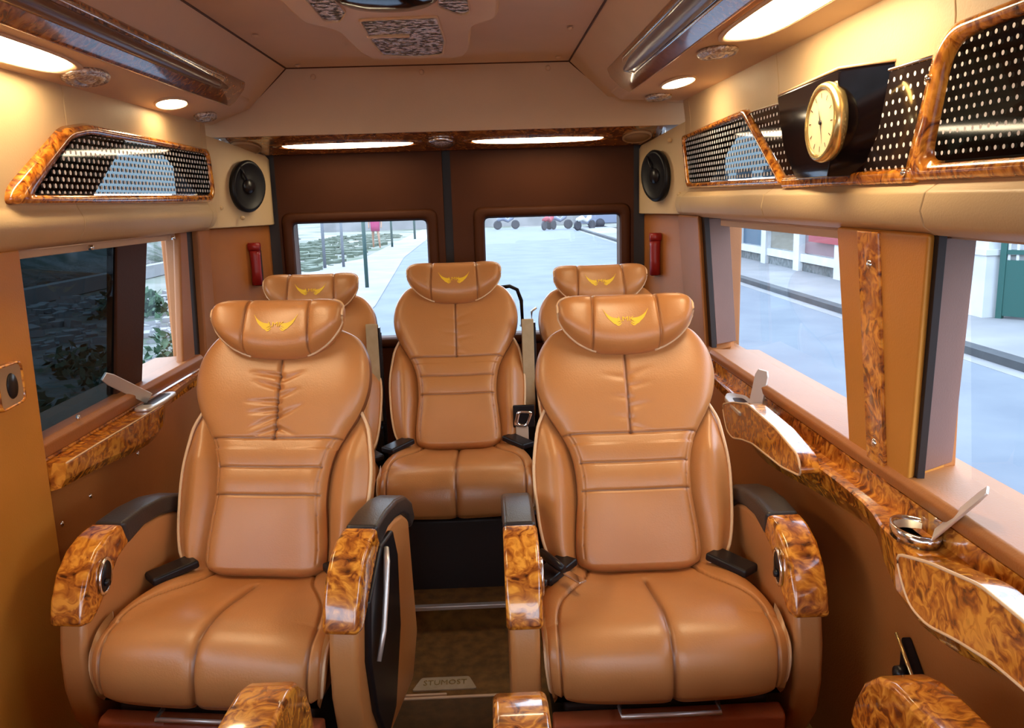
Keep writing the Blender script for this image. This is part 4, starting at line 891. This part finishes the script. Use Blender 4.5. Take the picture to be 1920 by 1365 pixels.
# ================================================================== CEILING UNIT
t = thing('ceiling_unit', 'taupe ceiling console with speckled mirror grilles', 'ceiling unit', (0, 0, 0))
half = [(0.150, 2.93), (0.175, 2.80), (0.188, 2.45), (0.205, 2.40), (0.255, 2.34), (0.262, 2.28), (0.262, 1.95)]
K_ = 0.953; half = [(a * K_, 1.95 + (b - 1.95) * K_ - 0.09) for a, b in half]
cx = -0.208 * K_
outl = [(cx + a, b) for a, b in half] + [(cx + a, 3.72 - b) for a, b in half[::-1]] + [(cx - a, 3.72 - b) for a, b in half] + [(cx - a, b) for a, b in half[::-1]]
outl = smooth_loop(outl, 0.03, 3)
rows = []
for z, k in ((1.802, 1.0), (1.768, 1.0), (1.754, 0.985), (1.748, 0.955)):
    rows.append([(cx + (x - cx) * k, 1.86 + (y - 1.86) * (1 - (1 - k) * 0.35), z) for x, y in outl])
body = MB().grid(rows).build('unit_body', 'ceiling', t, smooth=False, bevel=0.004)
def grille(pts, nm='mirror_grille', m='dots_top', frame='ceiling'):
    pts = smooth_loop([(a * K_, b * K_) for a, b in pts], 0.02, 4); c = (sum(p[0] for p in pts) / len(pts), sum(p[1] for p in pts) / len(pts))
    g = MB().prism([(c[0] + (p[0] - c[0]) * 0.94, c[1] + (p[1] - c[1]) * 0.97) for p in pts], 1.7465, 1.752, 'z').build(nm, m, t)
    MB().ring(pts, [(c[0] + (p[0] - c[0]) * 0.93, c[1] + (p[1] - c[1]) * 0.965) for p in pts], lambda p, h: (p[0], p[1], 1.749 - h), 0.0, 0.007).build('rim', frame, g, smooth=True)
    return g
g = grille([(-0.315, 2.285), (-0.105, 2.265), (-0.100, 2.60), (-0.118, 2.83), (-0.205, 2.87), (-0.318, 2.82), (-0.322, 2.60)])
MB().box((-0.305, 2.38, 1.741), (-0.19, 2.395, 1.747)).build('slat', 'piping', g)
grille([(-0.400, 1.95), (-0.338, 1.95), (-0.328, 2.20), (-0.365, 2.31), (-0.402, 2.29)])
grille([(-0.088, 1.95), (-0.026, 1.95), (-0.022, 2.24), (-0.050, 2.26), (-0.100, 2.16)])
MB().lathe([(0.105, 0.0), (0.112, 0.006), (0.100, 0.012), (0.05, 0.02), (0, 0.022)], (-0.204, 1.975, 1.750), (0, 0, -1), 40, sx=1, sy=1.0).build('dome', 'black_gloss', t, smooth=True, label='round black dome in the middle of the unit')
for (x, y) in ((-0.43, 2.27), (0.015, 2.23), (-0.335, 2.88), (-0.07, 2.86)):
    MB().lathe([(0.006, -0.002), (0.006, 0.003), (0.003, 0.005)], (x * K_, y * K_, 1.754), (0, 0, -1), n=12).build('screw', 'ceiling', t, smooth=True)

# ================================================================== FLOOR DETAILS
t = thing('threshold_strip', 'pale metal strip lying across the aisle carpet', 'metal strip', (-0.17, 2.0, 0.0))
MB().box((-0.21, -0.012, -0.001), (0.24, -0.002, 0.006)).box((-0.21, 0.004, -0.001), (0.02, 0.012, 0.006)).build('strip', 'piping', t, bevel=0.002)
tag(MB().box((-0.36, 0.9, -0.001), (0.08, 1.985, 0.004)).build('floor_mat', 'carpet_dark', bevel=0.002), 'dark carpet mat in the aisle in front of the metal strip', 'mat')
t = thing('name_plate', 'small brass trapezoid plate with raised letters on the aisle carpet', 'plate', (-0.157, 2.055, 0.0))
MB().prism(smooth_loop([(-0.088, -0.025), (0.088, -0.025), (0.066, 0.035), (-0.066, 0.035)], 0.008), -0.001, 0.004, 'z').build('plate', 'belt', t, bevel=0.001)
tm = text_mb('STUMOST', 0.033, lambda a, b, c: (a * 0.82, b + 0.006, 0.0045 + c)); tm.build('lettering', 'gold_face', t)

# ================================================================== OUTDOORS
G = -0.65
struct('ground_outside', MB().box((-60, -30, G - 0.3), (60, 120, G - 0.02)), 'rear_yard')
struct('road_outside', MB().box((-4.0, -30, G - 0.1), (5.6, 58, G)), 'road')
struct('pavement_outside', MB().box((5.78, -30, G - 0.1), (7.6, 54, G + 0.10)), 'pave')
struct('kerb_outside', MB().box((5.60, -30, G - 0.1), (5.78, 54, G + 0.095)), 'kerb')
struct('gutter_outside', MB().box((5.40, -30, G - 0.05), (5.60, 54, G + 0.004)), 'pave')
struct('left_pavement_outside', MB().add([(-2.2, -30, G + 0.01), (-2.2, 16, G + 0.01), (-3.0, 30, G + 0.01), (-3.3, 60, G + 0.01), (-4.6, 60, G + 0.01), (-4.5, 30, G + 0.01), (-7.5, 20, G + 0.01), (-3.4, 16, G + 0.01), (-3.4, -30, G + 0.01)], [tuple(range(9))]), 'pave')
struct('rubble_outside', MB().box((-60, -20, G - 0.1), (-3.4, 17, G + 0.012)), 'rubble')
# white roadside wall: posts and rails, panel by panel
t = thing('roadside_wall', 'low white wall with pillars, rails and stone base panels across the road', 'wall', (7.3, 0, G))
mb = MB(); st = MB()
ys = [12.2 + 2.35 * k for k in range(14)]
for y in ys: MB().box((-0.02, y, 0), (0.32, y + 0.36, 2.6)).build('wall_pillar', 'white_paint', t)
MB().box((0.02, 12.2, 0.32), (0.28, 44, 0.50)).build('wall_rail', 'white_paint', t)
for y in ys[:-1]: MB().box((0.08, y + 0.36, 0.08), (0.24, y + 2.35, 0.32)).build('base_panel', 'stone', t)
for k, y in enumerate(ys[:-1]):
    m_ = ['pink_board', 'blue_board', 'cream_wall', 'pink_board', 'blue_board', 'cream_wall'][(k * 2 + 1) % 5]
    MB().box((0.12, y + 0.38, 0.52), (0.20, y + 2.33, 2.0)).build('fence_panel', m_, t)
for y, L_, z, lb in ((14.6, 4.0, 0.82, 'red banner on the white roadside wall, nearer the gate'), (19.3, 2.2, 1.02, 'red banner on the white roadside wall, farther from the gate')):
    tag(MB().box((7.245, y, G + z), (7.281, y + L_, G + z + 0.22)).build('banner', 'red_out'), lb, 'banner', 'red banners along the white wall')
# gate
t = thing('gate_pillar', 'tall white gate pillar with a stepped base across the road', 'pillar', (7.05, 11.50, G))
MB().box((0, 0, 0), (0.6, 0.5, 4.2)).build('shaft', 'white_paint', t)
MB().box((-0.05, -0.05, 0), (0.65, 0.55, 0.98)).build('plinth', 'white_paint', t)
MB().box((-0.08, -0.08, 0.98), (0.68, 0.58, 1.06)).build('cap_moulding', 'white_paint', t)
t = thing('gate', 'green steel gate with bars across the road', 'gate', (7.15, 11.38, G), radians(34.8))
MB().box((0, -3.5, 0.14), (0.05, 0, 0.92)).build('lower_sheet', 'green_gate', t)
for k in range(30): MB().box((0.02, -0.12 - 0.113 * k, 0.92), (0.04, -0.085 - 0.113 * k, 3.0)).build('bar', 'white_paint', t)
MB().box((-0.01, -0.08, 0.10), (0.07, 0.0, 3.1)).build('gate_post', 'green_gate', t)
MB().box((0, -3.5, 1.00), (0.05, 0, 1.06)).build('mid_rail', 'green_gate', t)
t = thing('garden_wall', 'cream building wall beyond the green gate', 'building', (12, 0, G)); MB().box((0, -2, 0), (0.4, 26, 5)).build('facade', 'cream_wall', t)
def bush(name, label, c, r, n, m='shrub', grp=None, flat=0.8):
    mb = MB()
    for _ in range(n):
        v = Vector((random.gauss(0, 1), random.gauss(0, 1), random.gauss(0, 1))).normalized() * r * random.random() ** 0.4
        v.z = abs(v.z) * flat
        a = Vector((random.uniform(-1, 1), random.uniform(-1, 1), random.uniform(-1, 1))).normalized(); b = a.cross(Vector((random.uniform(-1, 1), random.uniform(-1, 1), random.uniform(-1, 1)))).normalized()
        l = r * 0.16; mb.add([v, v + a * l + b * l * .5, v + a * l * 2, v + a * l - b * l * .5], [(0, 1, 2, 3)])
    o_ = mb.build(name, m, loc=c); tag(o_, label, 'shrub', grp); return o_
bush('shrub', 'green shrub seen through the bars of the gate', (8.9, 13.6, G), 0.95, 900, flat=2.2)
# left side: rubble, shrubs, bank, rope
bush('shrub', 'low green shrub seen in the clear part of the left window', (-6.6, 15.5, G), 0.7, 300)
for k in range(7):
    bush('shrub', 'dim low shrub behind the dark tinted window', (-4.2 - 0.8 * (k % 2), 5.4 + 0.95 * k, G), 0.46, 190, grp='low shrubs beyond the tinted window')
rb = MB()
for _ in range(1000):
    x = random.uniform(-9.5, -3.7); y = random.uniform(5, 20)
    if x > -5.6 and y < 12: continue
    if math.hypot(x + 6.6, y - 15.5) < 1.0: continue
    if math.hypot(x + 6.2, y - 14.5) < 0.5: continue
    r = random.uniform(0.03, 0.13)
    rb.add(*oriented_box((x, y, G + r * 0.4), (r, r * random.uniform(.5, 1), r * .5), random.uniform(0, 6), random.uniform(-.3, .3)))
tag(rb.build('rubble', 'pave'), 'scattered pale rubble on the ground outside the left windows', 'rubble', kind='stuff')
yb = MB()
for _ in range(500):
    y = random.uniform(24, 52); x = random.uniform(-9.3, -5.0); r = random.uniform(0.05, 0.25)
    yb.add(*oriented_box((x, y, G - 0.02 + r * 0.25), (r, r * random.uniform(.4, 1), r * .3), random.uniform(0, 6), 0))
tag(yb.build('weeds', 'weeds'), 'weeds and clods on the open ground behind the poles', 'weeds', kind='stuff')
t = thing('low_kerb_wall', 'long low grey kerb wall beyond the rubble', 'kerb', (-10, 0, G)); MB().box((-0.2, -10, 0), (0.1, 34, 0.35)).build('kerb_block', 'pave', t)
t = thing('earth_bank', 'dark earth bank with weeds beyond the rubble', 'bank', (-15, 10, G))
rows = []
for i in range(41):
    y = -20 + 60 * i / 40; rows.append([(4, y, 0), (2.5 + noise.noise((0, y * .3, 1)), y, 0.7), (0.5, y, 1.4 + 0.4 * noise.noise((3, y * .4, 2))), (-3, y, 1.7 + 0.5 * noise.noise((5, y * .3, 2))), (-6, y, 0)])
MB().grid(rows).build('bank', 'rubble', t, smooth=True)
t = thing('red_rope', 'red rope slanting down outside the left window', 'rope', (-6.5, 17.0, G))
MB().tube([(0.0, 0, 1.15), (0.10, 0, 0.75), (0.18, 0, 0.35), (0.2, 0, 0.0)], 0.04, 6).build('rope', 'red_out', t, smooth=True)
# rear view: poles, far kerb, motorbikes, person
t = thing('street_pole', 'dark thin pole on the pavement seen through the left rear window', 'pole', (-2.86, 19.6, G)); MB().tube([(0, 0, 0), (0, 0, 3.6)], 0.045, 10).build('shaft', 'pole', t, smooth=True)
for x, y, r_, m_, lb in ((-4.25, 37.6, 0.05, 'pole', 'dark fence pole right of the person in magenta'), (-3.85, 45, 0.06, 'pole', 'dark fence pole farthest away in the left rear window'), (-5.1, 26.2, 0.05, 'pale_pole', 'pale pole, left one of the two in the left rear window'), (-4.55, 26.4, 0.045, 'pale_pole', 'pale pole, right one of the two in the left rear window')):
    t = thing('fence_pole', lb, 'pole', (x, y, G), 0, 'poles behind the vehicle'); MB().tube([(0, 0, 0), (0, 0, 3.0)], r_, 8).build('shaft', m_, t, smooth=True)
t = thing('person', 'person in a magenta top walking far behind the vehicle', 'person', (-4.75, 36.0, G))
bd = bpy.data.meshes.new('body'); bm = bmesh.new()
jn = [(0, 0, 0.92, .15), (0, 0, 1.2, .15), (0, 0, 1.42, .16), (0, 0, 1.52, .06), (0, 0, 1.66, .10), (0.10, 0, 0.88, .09), (0.14, -.05, 0.48, .06), (0.16, 0.02, 0.06, .045), (-0.10, 0, 0.88, .09), (-0.13, .1, 0.48, .06), (-0.14, 0.2, 0.08, .045), (0.2, 0, 1.40, .06), (0.27, 0, 1.12, .045), (0.26, -.1, 0.9, .035), (-0.2, 0, 1.40, .06), (-0.27, 0, 1.12, .045), (-0.26, -.1, 0.9, .035)]
ed = [(0, 1), (1, 2), (2, 3), (3, 4), (0, 5), (5, 6), (6, 7), (0, 8), (8, 9), (9, 10), (2, 11), (11, 12), (12, 13), (2, 14), (14, 15), (15, 16)]
vv = [bm.verts.new(p[:3]) for p in jn]
for a, b in ed: bm.edges.new((vv[a], vv[b]))
bm.to_mesh(bd); bm.free(); bo = bpy.data.objects.new('body', bd); COL.objects.link(bo); bo.parent = t
bd.materials.append(M['skin']); md = bo.modifiers.new('skin', 'SKIN'); sv = bd.skin_vertices[0].data
for i, p in enumerate(jn): sv[i].radius = (p[3], p[3] * .8)
sv[0].use_root = True; bo.modifiers.new('sub', 'SUBSURF').levels = 1
MB().lathe([(0.19, 0.78), (0.20, 1.0), (0.21, 1.25), (0.23, 1.42), (0.12, 1.5)], n=16, sx=1, sy=.8).build('shirt', 'magenta', t, smooth=True)
def bike(x, y, m_, lb, rz=0.0):
    t = thing('motorbike', lb, 'motorbike', (x, y, G), rz, 'motorbikes parked at the far end of the road')
    for d_ in (-0.62, 0.62):
        MB().lathe([(0.20, -0.04), (0.28, -0.05), (0.30, 0), (0.28, 0.05), (0.20, 0.04)], (d_, 0, 0.30), (0, 1, 0), 20).build('wheel', 'dark_out', t, smooth=True)
    MB().tube([(-0.65, 0, 0.62), (-0.25, 0, 0.72), (0.1, 0, 0.55), (0.4, 0, 0.75), (0.5, 0, 1.0)], [0.13, 0.16, 0.12, 0.14, 0.09], 10).build('bodywork', m_, t, smooth=True)
    MB().tube([(0.46, -0.32, 1.05), (0.50, 0, 1.0), (0.46, 0.32, 1.05)], 0.03, 6).build('handlebar', 'dark_out', t, smooth=True)
for x, y, m_, lb, rz in ((1.35, 55.5, 'grey_car', 'grey motorbike farthest left in the right rear window', 0.3), (3.9, 52, 'red_out', 'red motorbike beyond the road in the right rear window', 1.0), (4.6, 53, 'grey_car', 'grey motorbike beside the red one in the right rear window', 0.2), (5.9, 50, 'white_paint', 'white motorbike near the far pavement', 0.7)):
    bike(x, y, m_, lb, rz)
t = thing('far_wall', 'long pale pink wall beyond the end of the road', 'wall', (-12, 62, G)); MB().box((0, 0, 0), (40, 0.3, 1.0)).build('lower_band', 'pave', t); MB().box((0, 0.05, 1.0), (40, 0.25, 1.6)).build('upper_band', 'pink_board', t)
t = thing('parked_car', 'blue-grey car parked at the far end of the road', 'car', (8.2, 53, G), 0.2)
MB().prism([(-2.1, 0.3), (-2.1, 0.85), (-1.4, 0.95), (-0.8, 1.42), (0.7, 1.42), (1.3, 0.95), (2.1, 0.8), (2.1, 0.3)], -0.8, 0.8, 'y').build('bodywork', 'grey_car', t, bevel=0.06)
for x_ in (-1.3, 1.3): MB().lathe([(0.3, -0.83), (0.32, -0.6), (0.32, 0.6), (0.3, 0.83)], (x_, 0, 0.32), (0, 1, 0), 18).build('wheel', 'dark_out', t, smooth=True)
